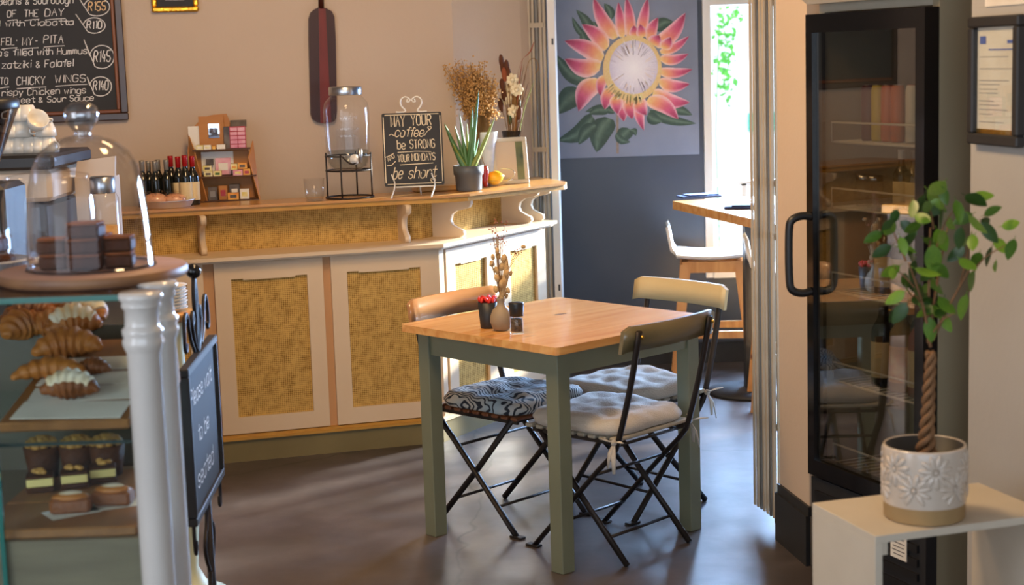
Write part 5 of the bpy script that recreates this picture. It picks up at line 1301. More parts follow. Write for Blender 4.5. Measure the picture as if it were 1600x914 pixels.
def fjar(x, y, z, r, h, m, label, lidm='white_plastic'):
    t = thing('drink_can', label, 'can', fpt(x, y, z + .0055), 0, 'cans in the fridge')
    MB().lathe([(0, 0), (r * .85, 0), (r, .008), (r, h - .014), (r * .82, h - .002), (r * .80, h), (0, h - .004)], n=24).build('can', m, t)
    MB().lathe([(r * .80, h - .001), (r * .78, h + .002), (0, h + .001)], n=20).build('lid', lidm, t)
for i, (x, m_, l_) in enumerate(((.150, 'juice_purple', 'purple'), (.200, 'juice_yellow', 'yellow'), (.248, 'juice_orange', 'orange, first of two'), (.295, 'juice_orange', 'orange, second of two'), (.365, 'white_box', 'white with a red top'), (.418, 'juice_green', 'green'), (.47, 'chili', 'red'))):
    fjar(x, .12, 1.36, .0205, .165, m_, 'slim drink can on the top fridge shelf, %s' % l_, 'chili' if i == 4 else 'steel')
for i, x in enumerate((.10, .155)):
    t = thing('storage_jar', 'clear glass jar on the upper fridge shelf, %s' % ('left', 'right')[i], 'jar', fpt(x, .14, 1.1655), 0, 'jars in the fridge')
    MB().lathe([(0, 0), (.024, 0), (.026, .01), (.026, .07), (.022, .08)], n=20, cap1=False).build('glass', GLASS_DOME, t); MB().lathe([(.023, .078), (.024, .08), (.024, .095), (0, .096)], n=20).build('lid', 'steel', t)
t = thing('serving_board', 'amber wooden board lying on the middle fridge shelf', 'board', fpt(.20, .2, .966)); t.location = fpt(.30, .28, .62 + .006)
bpy.data.objects.remove(t)
# asset sticker on the base
stk = fp('sticker', 'paper', lambda b: b.b2((FW_ - .15, .0015, .175), (FW_ - .075, .0035, .262)), gb)
mb = MB(MFR)
for k, (w_, h_) in enumerate(((.05, .018), (.058, .004), (.052, .004), (.06, .004), (.045, .004))):
    z = .232 - k * .0115; mb.b2((FW_ - .1125 - w_ / 2, .0008, z), (FW_ - .1125 + w_ / 2, .0014, z + h_ * .7))
mb.build('sticker_print', 'dark_box', gb, True)

# ================================================================== CERTIFICATE AND NOTICE ON THE RIGHT WALL
RWd = Vector((1.228 - 2.53, 4.30 + 2.2, 0)).normalized(); rw0 = Vector((1.228, 4.30, 0)); RWn = Vector((-RWd.y, RWd.x, 0))
MRW = frame_from(rw0, -RWd, (0, 0, 1))     # local x towards the camera, y into the wall
def rwl(px, py): q = MRW.inverted() @ atp(px, py, rw0 + RWn * .02, RWn); return q.x, q.z
ca, cb = rwl(1514, 224), rwl(1595, 14)
ce = thing('framed_certificate', 'certificate in a black frame on the right wall', 'certificate', MRW @ Vector(((ca[0] + cb[0]) / 2, -.01, ca[1])))
x0, x1, z0, z1 = ca[0], cb[0], ca[1], cb[1] - .012; f_ = .028
def rp2(name, m, fn, par):
    mb = MB(MRW); fn(mb); return mb.build(name, m, par, True)
for lo, hi in (((x0, -.028, z0), (x1, -.002, z0 + f_)), ((x0, -.028, z1 - f_), (x1, -.002, z1)), ((x0, -.028, z0 + f_), (x0 + f_, -.002, z1 - f_)), ((x1 - f_, -.028, z0 + f_), (x1, -.002, z1 - f_))): rp2('frame_bar', 'black_satin', lambda b: b.b2(lo, hi, .004), ce)
pp_ = rp2('document', 'paper', lambda b: b.b2((x0 + f_, -.012, z0 + f_ + .012), (x1 - f_, -.006, z1 - f_)), ce)
rp2('gold_slip', 'brass', lambda b: b.b2((x0 + f_, -.014, z0 + f_), (x1 - f_, -.006, z0 + f_ + .012)), ce)
mb = MB(MRW @ Tr(0, -.0128, 0)); zz = z1 - f_ - .075
while zz > z0 + f_ + .03:
    L_ = random.uniform(.4, 1.0) * (x1 - x0 - 2 * f_ - .03); ribbon(mb, [(x0 + f_ + .012, zz), (x0 + f_ + .012 + L_, zz)], .0018, Matrix.Identity(4)); zz -= random.choice((.010, .012, .020, .03))
mb.build('printed_lines', 'doc_line', ce, True)
mb = MB(MRW @ Tr(0, -.0129, 0)); mb.b2((x0 + f_ + .014, -.0003, z1 - f_ - .042), (x0 + f_ + .045, .0003, z1 - f_ - .022)); mb.b2((x0 + f_ + .06, -.0003, z1 - f_ - .058), (x1 - f_ - .008, .0003, z1 - f_ - .055)); mb.b2((x1 - f_ - .05, -.0003, z1 - f_ - .042), (x1 - f_ - .012, .0003, z1 - f_ - .034)); mb.build('printed_logo', 'doc_blue', ce, True)
rp2('pane', GLASS, lambda b: b.b2((x0 + f_, -.0165, z0 + f_), (x1 - f_, -.0155, z1 - f_)), ce)
na = rwl(1530, 11); nb = rwl(1592, -60)
no = thing('paper_notice', 'white paper notice taped above the framed certificate', 'notice', MRW @ Vector((na[0], -.003, na[1])))
rp2('sheet', 'paper', lambda b: b.b2((na[0], -.004, na[1]), (na[0] + .24, -.001, na[1] + .26)), no)
mb = MB(MRW @ Tr(0, -.0048, 0)); ribbon(mb, [(na[0] + .02, na[1] + .022), (na[0] + .2, na[1] + .022)], .003, Matrix.Identity(4)); mb.build('printed_line', 'doc_line', no, True)

# ================================================================== CRATE AND POTTED FICUS
CZ = .56
nl = atz(1368, 838, CZ); ca_ = math.radians(17)
MCR = Tr(nl.x, nl.y, 0) @ Rz(ca_)
cr = thing('painted_crate', 'white painted wooden crate standing on end under the pot', 'crate', (nl.x, nl.y, 0), ca_)
CW, CD, TH = .46, .30, .018
MB().b2((0, 0, CZ - TH), (CW, CD, CZ), .001).build('top_board', 'white_paint', cr)
MB().b2((0, 0, 0), (TH, CD, CZ - TH), .001).build('side_board', 'white_paint', cr); MB().b2((CW - TH, 0, 0), (CW, CD, CZ - TH), .001).build('side_board', 'white_paint', cr)
MB().b2((TH, 0, 0), (CW - TH, CD, TH)).build('bottom_board', 'white_paint', cr)
for x in (TH, CW - TH - .016):
    for z in (CZ - TH - .030, TH): MB().b2((x, .006, z), (x + .016, .03, z + .03)).build('corner_block', 'white_paint', cr)
    MB().b2((x, CD - .03, CZ - TH - .03), (x + .016, CD - .006, CZ - TH)).build('corner_block', 'white_paint', cr)
pc_ = atz(1444, 806, CZ)
po = thing('potted_ficus', 'ficus with a braided trunk in a white pot embossed with daisies', 'potted plant', (pc_.x, pc_.y, CZ + .0005))
RP, HP = .0945, .172
MB().lathe([(0, 0), (RP * .93, 0), (RP * .975, .004), (RP * .985, .040), (RP * .99, .0405)], n=64, cap1=False).build('clay_base', 'clay', po)
def wave_edge(a, z): return 1.0
MB().lathe([(RP * .99, .038), (RP, .044), (RP, HP - .006), (RP * .985, HP), (RP * .93, HP), (RP * .92, HP - .004)], n=64, cap0=False, cap1=False).build('glazed_wall', 'relief_glaze', po)
MB().lathe([(RP * .93, HP - .001), (RP * .90, HP - .002), (RP * .89, .10), (0, .10)], n=48, cap0=False).build('inner_liner', 'black_satin', po)
MB().lathe([(RP * .885, .128), (RP * .4, .132), (0, .133)], n=36, cap0=False).build('soil', 'soil', po)
fl_ = MB(); fl_.smooth = True
def pet_on_pot(a, z, ang, L_, w_):
    d_ = Vector((math.cos(ang), math.sin(ang)))
    M_ = None
    u = a + d_.x * L_ * .55 / RP; zz = z + d_.y * L_ * .55
    c = Vector((RP * math.cos(u), RP * math.sin(u), zz)); nrm = Vector((math.cos(u), math.sin(u), 0)); tg = Vector((-math.sin(u), math.cos(u), 0))
    ax = tg * d_.x + Vector((0, 0, 1)) * d_.y; bx = nrm.cross(ax)
    M_ = Matrix(((ax.x, bx.x, nrm.x, c.x), (ax.y, bx.y, nrm.y, c.y), (ax.z, bx.z, nrm.z, c.z), (0, 0, 0, 1)))
    if .046 < zz - abs(d_.y) * L_ * .36 and zz + abs(d_.y) * L_ * .40 < HP - .004: MB(M_) ; fl_.xf = M_; fl_.sph((0, 0, 0), 1.0, 8, 6, (L_ * .44, w_, .0048)); fl_.xf = Matrix.Identity(4)
for k in range(6):
    for row, (zc, sh) in enumerate(((.126, 0), (.082, .5))):
        a = 2 * PI * (k + sh) / 6 + .55
        n_ = 11
        for j in range(n_): pet_on_pot(a, zc, 2 * PI * j / n_ + .2, .042, .0070)
        c = Vector((RP * math.cos(a), RP * math.sin(a), zc)); fl_.sph(c, .006, 8, 6)
fl_.build('daisy_relief', 'relief_glaze', po)
# braided trunk
for k in range(3):
    pts = []
    for i in range(60):
        u = i / 59; a = u * 2 * PI * 3.2 + k * 2 * PI / 3; r_ = .0115 * (1 - .35 * u) + (.012 * (1 - u) ** 6)
        pts.append((.002 + .012 * u + r_ * math.cos(a), r_ * math.sin(a), .125 + .262 * u))
    MB().tube(pts, [.0095, .0075, .007, .0065, .006], 8).build('trunk_strand', 'bark', po)
kp = 3.72 / FPX
def fz(px, py, dy=0.0): return Vector(((px - 1444) * kp, dy, (806 - py) * kp))
branches = [((1452, 535), (1440, 470), (1415, 400)), ((1450, 530), (1452, 440), (1455, 350)), ((1455, 525), (1480, 470), (1513, 410)), ((1455, 500), (1470, 420), (1488, 340)), ((1513, 425), (1530, 395), (1560, 378)), ((1452, 480), (1430, 440), (1400, 410)), ((1455, 400), (1470, 340), (1490, 315)), ((1440, 470), (1420, 445), (1408, 465)), ((1500, 440), (1515, 400), (1525, 360)), ((1415, 400), (1405, 372), (1395, 345)), ((1455, 350), (1448, 325), (1440, 310)), ((1450, 520), (1462, 490), (1480, 478))]
bp = []
for i, b in enumerate(branches):
    dy = [(-.02), .02, -.01, .04, -.03, .03, -.02, -.05, .05, .03, -.04, -.05][i]
    pts = smooth_poly([fz(b[0][0], b[0][1], dy * .2), fz(b[1][0], b[1][1], dy * .7), fz(b[2][0], b[2][1], dy)], 2)
    MB().tube(pts, [.0042, .0032, .0016] if i < 4 else [.0024, .0018, .0010], 6).build('branch', 'bark', po); bp.append((pts, dy))
LEAFM = {}
def leafmesh(key, m):
    if key in LEAFM: return LEAFM[key]
    mb = MB(); mb.smooth = True; N = 8; rows = []
    for i in range(N + 1):
        u = i / N; w_ = .5 * math.sin(PI * u ** .85) ** .75 * .52; sag = -.10 * u * u
        rows.append([mb.v((-w_, u, sag + .08 * w_ * 2)), mb.v((0, u, sag)), mb.v((w_, u, sag + .08 * w_ * 2))])
    for A, B in zip(rows, rows[1:]):
        mb.f([A[0], A[1], B[1], B[0]]); mb.f([A[1], A[2], B[2], B[1]])
    mb.tube([(0, -.15, 0), (0, .02, 0)], .015, 5)
    LEAFM[key] = mb.mesh('leaf', m); return LEAFM[key]
leaves = [(1415, 318, -.3, 30), (1435, 312, .3, 34), (1455, 312, -1.2, 36), (1478, 300, .9, 40), (1500, 318, -1.5, 36), (1522, 318, -1.4, 28), (1395, 352, .1, 34), (1390, 345, .7, 26), (1420, 340, -1.1, 28), (1455, 338, -1.3, 34), (1470, 335, .4, 30), (1500, 345, -.9, 34), (1530, 345, -1.4, 26), (1425, 372, .2, 34), (1460, 370, -.5, 36), (1452, 395, .3, 42), (1533, 362, -.7, 34), (1517, 380, .1, 34), (1527, 405, -.2, 30), (1502, 395, .3, 30), (1555, 388, -.6, 30), (1578, 385, .2, 30), (1557, 400, .1, 28), (1545, 410, 0, 20), (1517, 435, .2, 34), (1400, 395, 1.3, 30), (1408, 395, -1.0, 26), (1385, 372, 1.0, 28), (1430, 415, .4, 30), (1420, 425, -.8, 34), (1453, 440, -.15, 36), (1440, 455, .5, 32), (1408, 460, .9, 30), (1425, 480, -1.2, 34), (1410, 478, .3, 34), (1440, 490, -1.0, 36), (1465, 475, -.9, 34), (1477, 480, .9, 38), (1502, 470, .6, 36), (1450, 505, 0, 34), (1430, 445, -.4, 28), (1480, 350, -1.2, 26), (1445, 325, 1.1, 28), (1540, 350, .2, 24), (1560, 365, -1.2, 28), (1410, 425, .8, 30), (1397, 330, .9, 24), (1488, 410, -1.3, 30), (1470, 300, -.2, 26), (1445, 470, .1, 28), (1395, 420, 1.2, 22), (1515, 345, .7, 30), (1432, 330, -.6, 30), (1466, 322, .8, 32), (1440, 362, .9, 30), (1412, 355, -.7, 28), (1475, 372, .2, 30), (1446, 420, -.9, 34), (1432, 400, .1, 32), (1463, 455, .6, 30), (1422, 455, .2, 30), (1436, 478, -.2, 30), (1458, 490, .5, 30), (1415, 440, -1.2, 30), (1492, 362, .5, 30), (1508, 372, -.4, 28), (1444, 385, -.5, 36), (1460, 428, 1.0, 28), (1398, 372, -.2, 26), (1484, 322, -1.0, 32), (1405, 490, .7, 26), (1470, 500, -.7, 28)]
for i, (px, py, ang, L_) in enumerate(leaves):
    dy = random.uniform(-.06, .06); Ls = L_ * kp * 1.2
    base = fz(px, py, dy)
    me = leafmesh(i % 3, ('leaf', 'leaf_dark', 'leaf_light')[(0, 1, 0, 2, 1)[i % 5]] if False else ('leaf', 'leaf_dark', 'leaf_light')[i % 3])
    o = bpy.data.objects.new('leaf', me); COL.objects.link(o); o.parent = po
    M_ = Ry(ang + random.uniform(-.4, .4)) @ Rx(-PI / 2 + random.uniform(-.9, .9)) @ Rz(random.uniform(-.4, .4)) @ Ry(random.uniform(-.9, .9))
    o.matrix_local = Tr(base + Vector((0, 0, Ls * .45))) @ M_ @ Matrix.Diagonal((Ls, Ls, Ls, 1))

# ================================================================== PASTRY DISPLAY CASE (left foreground)
ZC = 1.185
case = thing('display_case', 'glass pastry display case with white turned columns in the left foreground', 'display case', (-1.1, 3.6, 0))
def dc(name, m, fn, par=None):
    mb = MB(); fn(mb); return mb.build(name, m, par or case, True)
XR, XLc, YF, YB = -.795, -1.75, 3.32, 3.98
ZG = ZC - .012
def plan(o=0.0, yf=YF, yb=YB): return [(XLc, yf), (XR + .02 - o, yf), (-.795 - o, 3.50), (-.868 - o, yb), (XLc, yb)]
def slab(name, m, z0, z1, o=0.0, yf=YF, yb=YB): return MB().prism(plan(o, yf, yb), z1 - z0, Tr(0, 0, z0)).build(name, m, case, True)
dc('front_panel', 'deck_wood', lambda b: b.b2((XLc, YF + .012, 0.0), (XR + .02, YF + .034, .64)))
slab('plinth_box', 'cream_paint', 0, .64, .004, YF + .035)
slab('deck', 'deck_wood', .64, .66, 0, YF + .012)
for xa, xb in ((XLc, -1.098), (-1.085, XR + .03)):
    g = dc('front_glass', GLASS_CASE, lambda b: b.b2((xa, YF, .40), (xb, YF + .006, ZG)))
dc('glass_edge', 'glass_edge', lambda b: b.b2((-1.0985, YF - .002, .40), (-1.0885, YF + .008, ZG)))
slab('glass_shelf', GLASS_CASE, 0.862, .870, .02, YF + .03, YB - .05)
dc('shelf_edge', 'shelf_edge_dark', lambda b: b.b2((XLc, YF + .028, .862), (XR, YF + .0305, .870)))
MB().bar((-.79, 3.50, .916), (-.864, YB - .01, .916), .006, .50).build('side_glass', GLASS_CASE, case, True)
slab('top_glass', GLASS_DARK, ZG, ZC, 0, YF - .01)
dc('top_edge', 'glass_edge', lambda b: b.b2((XLc, YF - .013, ZG), (XR + .02, YF - .0102, ZC)))
dc('back_panel', 'case_back', lambda b: b.b2((XLc, YB - .012, .66), (-.905, YB - .002, 1.02)))
dc('back_post', 'steel', lambda b: b.b2((-.90, YB - .02, .66), (-.875, YB, ZG)))
def column(x, y, r):
    z1 = ZC + .006
    prof = [(0, 0), (r * 1.35, 0), (r * 1.35, .05), (r * 1.12, .07), (r, .09), (r, 1.065), (r * 1.06, 1.070), (r * 1.18, 1.080), (r * 1.22, 1.090), (r * 1.10, 1.098), (r * 1.20, 1.106), (r * 1.20, 1.114), (r * 1.02, 1.120), (r, 1.125), (r, z1 - .035), (r * 1.12, z1 - .032), (r * 1.16, z1 - .026), (r * 1.10, z1 - .020), (r * 1.26, z1 - .014), (r * 1.30, z1 - .008), (r * 1.22, z1), (0, z1)]
    MB().lathe(prof, (x, y, 0), 40).build('column', 'porcelain', case, True)
ca1 = at(220, 470, 3.30); ca2 = at(246, 470, 3.46)
column(ca1.x, 3.30, .0355); column(ca2.x, 3.46, .0355)
# round serving board on top
bc = Vector((-.93, 3.58, ZC + .0005))
rb2 = thing('round_board', 'round wooden serving board on top of the display case', 'board', bc)
MB().lathe([(0, 0), (.195, 0), (.204, .006), (.206, .020), (.203, .026), (0, .026)], n=72).build('disc', 'round_board_wood', rb2)
MB().lathe([(.2045, .004), (.2075, .010), (.2075, .019), (.2045, .0245)], n=72, cap0=False, cap1=False).build('dark_rim', 'walnut_edge', rb2)
# glass cake dome
dcx = at(143, 413, 3.58); DZ = ZC + .0275
dm = thing('cake_dome', 'large clear glass cake dome with a ball knob over brownies', 'cake dome', (dcx.x, 3.58, DZ))
MB().lathe([(.140, 0), (.138, .006), (.136, .05), (.131, .12), (.124, .18), (.115, .222), (.098, .254), (.070, .277), (.035, .289), (.018, .292)], n=64, cap0=False, cap1=False).build('bell', glassmat('bell_glass', (247, 249, 252), 1.5, 0.0, 0.0, 2.6, 0.022), dm)
MB().lathe([(.143, .0), (.1395, .006), (.1365, .006), (.1365, .0)], n=64, cap0=False, cap1=False).build('rim', GLASS_DARK, dm)
MB().lathe([(.018, .291), (.016, .298), (.024, .308), (.035, .322), (.0385, .338), (.034, .353), (.020, .363), (0, .366)], n=36, cap0=False).build('knob', glassmat('knob_glass', (225, 228, 232), 1.8, .16), dm)
bi = 0
spots = [(135, 3.535, 0), (135, 3.535, 1), (135, 3.535, 2), (84, 3.56, 0), (84, 3.56, 1), (190, 3.56, 0), (190, 3.565, 1), (150, 3.625, 0), (150, 3.625, 1)]
names = ['bottom of the middle stack', 'middle of the middle stack', 'top of the middle stack', 'bottom of the left stack', 'top of the left stack', 'bottom of the right stack', 'top of the right stack', 'bottom of the rear stack', 'top of the rear stack']
for (px, Y, lay), nm in zip(spots, names):
    q = at(px, 410, Y); bw = .074 if 100 < px < 180 else .062
    t = thing('brownie', 'dark chocolate brownie under the glass dome, ' + nm, 'brownie', (q.x + random.uniform(-.003, .003), Y, DZ + .001 + lay * .035), random.uniform(-.12, .12), 'brownies under the dome')
    MB().box((0, 0, .0145), (bw, .056, .029), 0, .005).build('crumb', 'choc', t); MB().box((0, 0, .0315), (bw * .97, .054, .005), 0, .002).build('top_crust', 'choc_top', t)
# second glass jar of biscuits behind
q = at(82, 398, 3.86)
j2 = thing('biscuit_jar', 'wide glass jar with a glass lid behind the cake dome', 'jar', (q.x, 3.86, ZC + .0005))
MB().lathe([(0, .001), (.095, .001), (.108, .02), (.110, .10), (.108, .16), (.098, .195), (.090, .205)], n=48, cap1=False).build('jar', GLASS_DOME, j2)
MB().lathe([(.096, .206), (.100, .209), (.096, .216), (.05, .226), (.012, .228), (.012, .236), (.024, .248), (.020, .262), (0, .266)], n=36, cap0=False).build('lid', GLASS_DOME, j2)
for k, (dx, dy, lab) in enumerate(((-.045, -.03, 'left'), (.0, -.05, 'front'), (.045, -.02, 'right'), (0, .03, 'rear'))):
    t = thing('biscuit', 'pale shortbread biscuit in the wide glass jar, ' + lab, 'biscuit', (q.x + dx, 3.86 + dy, ZC + .003)); MB().lathe([(0, 0), (.034, 0), (.036, .006), (.034, .014), (0, .016)], n=24).build('base', 'sugar', t); MB().lathe([(.012, .016), (.008, .021), (0, .022)], n=12, cap0=False).build('jam_spot', 'crust_dark', t)
# foil pan of wrapped dark cakes at the far left
q = at(6, 408, 3.80)
f2 = thing('foil_pan', 'corrugated foil pan at the left edge beside the glass jar', 'tray', (q.x - .03, 3.74, ZC + .0005))
MB().lathe([(0, .001), (.092, .001), (.104, .030), (.110, .031), (.103, .034), (.091, .004), (0, .004)], n=96, wob=lambda a, z: 1 + .014 * math.sin(a * 2 * PI * 44), sm=False).build('foil', 'foil_silver', f2)
for k, (dx, dy, dz) in enumerate(((.04, -.01, .0), (-.03, .02, 0), (.02, .02, .04))):
    t = thing('wrapped_cake', 'dark cake slice in cellophane in the foil pan, %s' % ('front', 'rear', 'top one')[k], 'cake', (q.x - .03 + dx, 3.74 + dy, ZC + .005 + dz), k * .7)
    MB().box((0, 0, .02), (.07, .05, .038), 0, .006).build('slice', 'choc', t)
    m_ = MB()
    for _ in range(40):
        c = Vector((random.uniform(-.04, .04), random.uniform(-.03, .03), random.uniform(.005, .05))); u1 = Vector((random.gauss(0, 1), random.gauss(0, 1), random.gauss(0, 1))).normalized() * .018; u2 = Vector((random.gauss(0, 1), random.gauss(0, 1), random.gauss(0, 1))).normalized() * .018
        m_.f([m_.v(c), m_.v(c + u1), m_.v(c + u2)])
    m_.build('cellophane', CELLO, t)

# ------------------------------------------------------------------ tilted tray of croissants
tf, tbk = Vector((-.955, 3.39, .905)), Vector((-.955, 3.88, .985))
tv = (tbk - tf).normalized(); tn = Vector((1, 0, 0)).cross(tv)
MT = Matrix(((1, tv.x, tn.x, tf.x), (0, tv.y, tn.y, tf.y), (0, tv.z, tn.z, tf.z), (0, 0, 0, 1)))
try_ = thing('pastry_tray', 'wooden tray of croissants on the upper shelf of the display case', 'tray', tf)
def tp_(name, m, fn, par=None):
    mb = MB(MT); fn(mb); return mb.build(name, m, par or try_, True)
tp_('board', 'tray_wood', lambda b: b.b2((-.152, 0, -.022), (.128, .54, .0), .003))
for xx in (-.13, .10): tp_('riser', 'tray_wood', lambda b: b.b2((xx, .50, -.112), (xx + .03, .53, -.022)))
for k, (x, y, w_, d_) in enumerate(((-.01, .065, .24, .10), (.0, .165, .25, .09), (-.01, .262, .24, .085), (-.02, .36, .24, .09))):
    mb = MB(MT @ Tr(x, y, .0012) @ Rz((-.05, .04, -.03, .03)[k])); mb.box((0, 0, 0), (w_, d_, .0012)); o = mb.build('baking_paper', 'paper'); o['label'] = 'sheet of baking paper under pastries on the wooden tray, %s from the front' % ('first', 'second', 'third', 'fourth')[k]; o['category'] = 'paper'; o['group'] = 'baking paper on the pastry tray'
MTi = MT.inverted()
def tray_xy(px, py): q = MTi @ atp(px, py, tf, tn); return q.x, q.y
def croissant(label, px, py, L_, R_, ang, m='crust', z=0.0, powder=False, curve=.9):
    x, y = tray_xy(px, py); o0 = MT @ Vector((x, y, z + .0022))
    L_ *= 1.22; R_ *= 1.35
    t = thing('croissant', label, 'pastry', o0, 0, 'pastries on the wooden tray'); xf = MT @ Tr(x, y, z + .0022) @ Rz(ang)
    mb = MB(xf); mb.smooth = True; N = 44; pts = []; rr = []
    for i in range(N + 1):
        u = -1 + 2 * i / N; a = u * curve; rad = L_ / (2 * math.sin(curve)); 
        rg = R_ * (1 - .80 * abs(u) ** 1.7) * (1 + .10 * math.sin(i * 2 * PI / 6.2)); rr.append(rg)
        pts.append((rad * math.sin(a), rad * (math.cos(a) - 1) * .8, R_ * .78 * (1 - .35 * abs(u) ** 2)))
    mb.tube(pts, rr, 14, flat=.85); mb.build('crust', m, t, True)
    if powder:
        mb = MB(xf); mb.tube([(p[0], p[1], p[2] + R_ * .22) for p in pts[6:-6]], [r * .86 for r in rr[6:-6]], 12, flat=.9); mb.build('icing_sugar', 'sugar', t, True)
    return t
croissant('chocolate croissant with powdered sugar at the front of the wooden tray', 112, 621, .105, .027, .0, 'crust_dark', powder=True, curve=.5)
croissant('small brown croissant second from the front, left of the tray', 82, 590, .135, .022, .1, 'crust', curve=1.0); croissant('dark glazed pastry second from the front, right of the tray', 148, 584, .07, .017, -.2, 'crust_dark', curve=.4)
croissant('flaky croissant in the middle of the wooden tray', 108, 556, .125, .031, .2, 'crust', curve=1.0)
croissant('sugar dusted croissant behind the flaky one', 116, 524, .11, .033, .3, 'crust', powder=True, curve=.7)
croissant('sugar dusted croissant at the right of the tray', 142, 508, .09, .030, -.5, 'crust', powder=True, z=.005, curve=.7)
croissant('croissant at the left rear of the tray', 52, 513, .12, .035, .1, 'crust_dark', curve=.8); croissant('croissant in the rear middle of the tray', 95, 498, .12, .036, -.2, 'crust', z=.01, curve=.8)
croissant('croissant in the rear right corner of the tray', 138, 490, .10, .034, .5, 'crust_dark', z=.012, curve=.8); croissant('croissant stacked on the left of the rear pile', 60, 497, .12, .034, .3, 'crust', z=.052, curve=.8); croissant('croissant stacked on the right of the rear pile', 118, 486, .12, .034, -.3, 'crust_dark', z=.052, curve=.8)
croissant('croissant at the far left end of the rear row', 36, 528, .10, .032, .9, 'crust', curve=.8); croissant('croissant between the rear pile and the sugar dusted ones', 84, 524, .11, .03, .1, 'crust', curve=.8)
# ------------------------------------------------------------------ lower deck: board with cakes
LZ = .6605
lb_ = thing('cake_board', 'dark wooden board carrying cakes on the lower deck', 'board', (-.93, 3.6, LZ))
MB().b2((-1.16, 3.345, LZ), (-.815, 3.56, LZ + .022), .004).build('plank', 'tray_wood', lb_, True); MB().b2((-1.16, 3.565, LZ), (-.865, 3.85, LZ + .022), .004).build('plank', 'tray_wood', lb_, True)
LT = LZ + .0225
for i, (px, py, r_) in enumerate(((112, 800, .1), (178, 788, -.1))):
    q = atz(px, py, LT); t = thing('loaf_cake', 'small sugar topped loaf cake, %s of two at the front' % ('left', 'right')[i], 'cake', (q.x, q.y, LT), r_)
    MB().box((0, 0, .018), (.088, .046, .034), 0, .006).build('loaf', 'crust_dark', t); m_ = MB(); m_.sph((0, 0, .034), 1, 16, 8, (.042, .022, .012)); m_.build('crumble_top', 'crust', t); m_ = MB(); m_.sph((0, 0, .0375), 1, 14, 8, (.032, .016, .0105)); m_.build('icing_sugar', 'sugar', t)
    pm = MB(); pm.box((0, 0, .0006), (.11, .075, .0008), .5); pp = pm.build('baking_paper', 'paper', t); 
for i, (px, py) in enumerate(((60, 769), (114, 763), (158, 754))):
    q = atz(px, py, LT); t = thing('cheesecake_slice', 'cheesecake slice with nuts on a dark base, %s of three' % ('left', 'middle', 'right')[i], 'cake', (q.x, q.y + .02, LT + .0005), .25)
    MB().box((0, 0, .006), (.062, .055, .012), 0, .002).build('biscuit_base', 'choc', t); MB().box((0, 0, .022), (.06, .053, .019), 0, .002).build('cheese_layer', 'cheesecake', t); MB().box((0, 0, .0345), (.062, .055, .006), 0, .002).build('chocolate_top', 'choc', t)
    for k in range(7): MB().sph((random.uniform(-.016, .016), random.uniform(-.010, .010), .042 + .006 * random.random()), .007, 8, 5, (1.2, .8, .8)).build('nut', 'nut', t)
# nest pastries at the back, standing in dark paper cups
for i, (px, py) in enumerate(((66, 706), (120, 698), (166, 694))):
    q = at(px, py, 3.80); t = thing('nut_tart', 'golden nut tart in a dark paper cup at the back, %s of three' % ('left', 'middle', 'right')[i], 'tart', (q.x, 3.80, LT + .0005))
    MB().lathe([(0, 0), (.034, 0), (.044, .075), (.040, .075), (0, .06)], n=32, wob=lambda a, z: 1 + .03 * math.sin(a * 2 * PI * 16)).build('paper_cup', 'choc', t)
    m_ = MB()
    for k in range(16):
        a = k * 2.4; r_ = .034 * math.sqrt((k + .5) / 16); m_.sph((r_ * math.cos(a), r_ * math.sin(a), .080 + .012 * (1 - r_ / .034)), .012, 8, 5)
    m_.build('nut_topping', 'nut', t)

# ================================================================== PEDESTAL WITH SAUCERS, BLACKBOARD STAND
q = at(268, 484, 4.9)
ps = thing('pedestal_table', 'small pale green pedestal table behind the display case', 'pedestal', (q.x, 4.9, 0))
PZ = at(280, 486, 4.9).z
MB().lathe([(0, PZ - .03), (.05, PZ - .03), (.072, PZ - .018), (.078, PZ - .006), (.076, PZ), (0, PZ)], n=40).build('top', 'counter_wood', ps)
MB().lathe([(0, 0), (.12, 0), (.12, .02), (.06, .05), (.034, .10), (.040, .20), (.052, .32), (.046, .46), (.034, .60), (.030, PZ - .10), (.036, PZ - .05), (.052, PZ - .03), (0, PZ - .029)], n=36).build('turned_leg', 'pale_green', ps)
for k in range(8):
    t = tag(MB().lathe([(0, .0), (.034, .0), (.040, .003), (.058, .011), (.0585, .0125), (.038, .006), (0, .0045)], (0, 0, 0), 36).build('saucer', 'ceramic'), 'white saucer, %s in the stack on the pale green pedestal' % ('bottom one', 'second from the bottom', 'third from the bottom', 'fourth from the bottom', 'fifth from the bottom', 'third from the top', 'second from the top', 'top one')[k], 'saucer', 'saucers stacked on the pedestal')
    t.location = (q.x - .008 + random.uniform(-.002, .002), 4.9 + random.uniform(-.002, .002), PZ + .0005 + k * .0098)

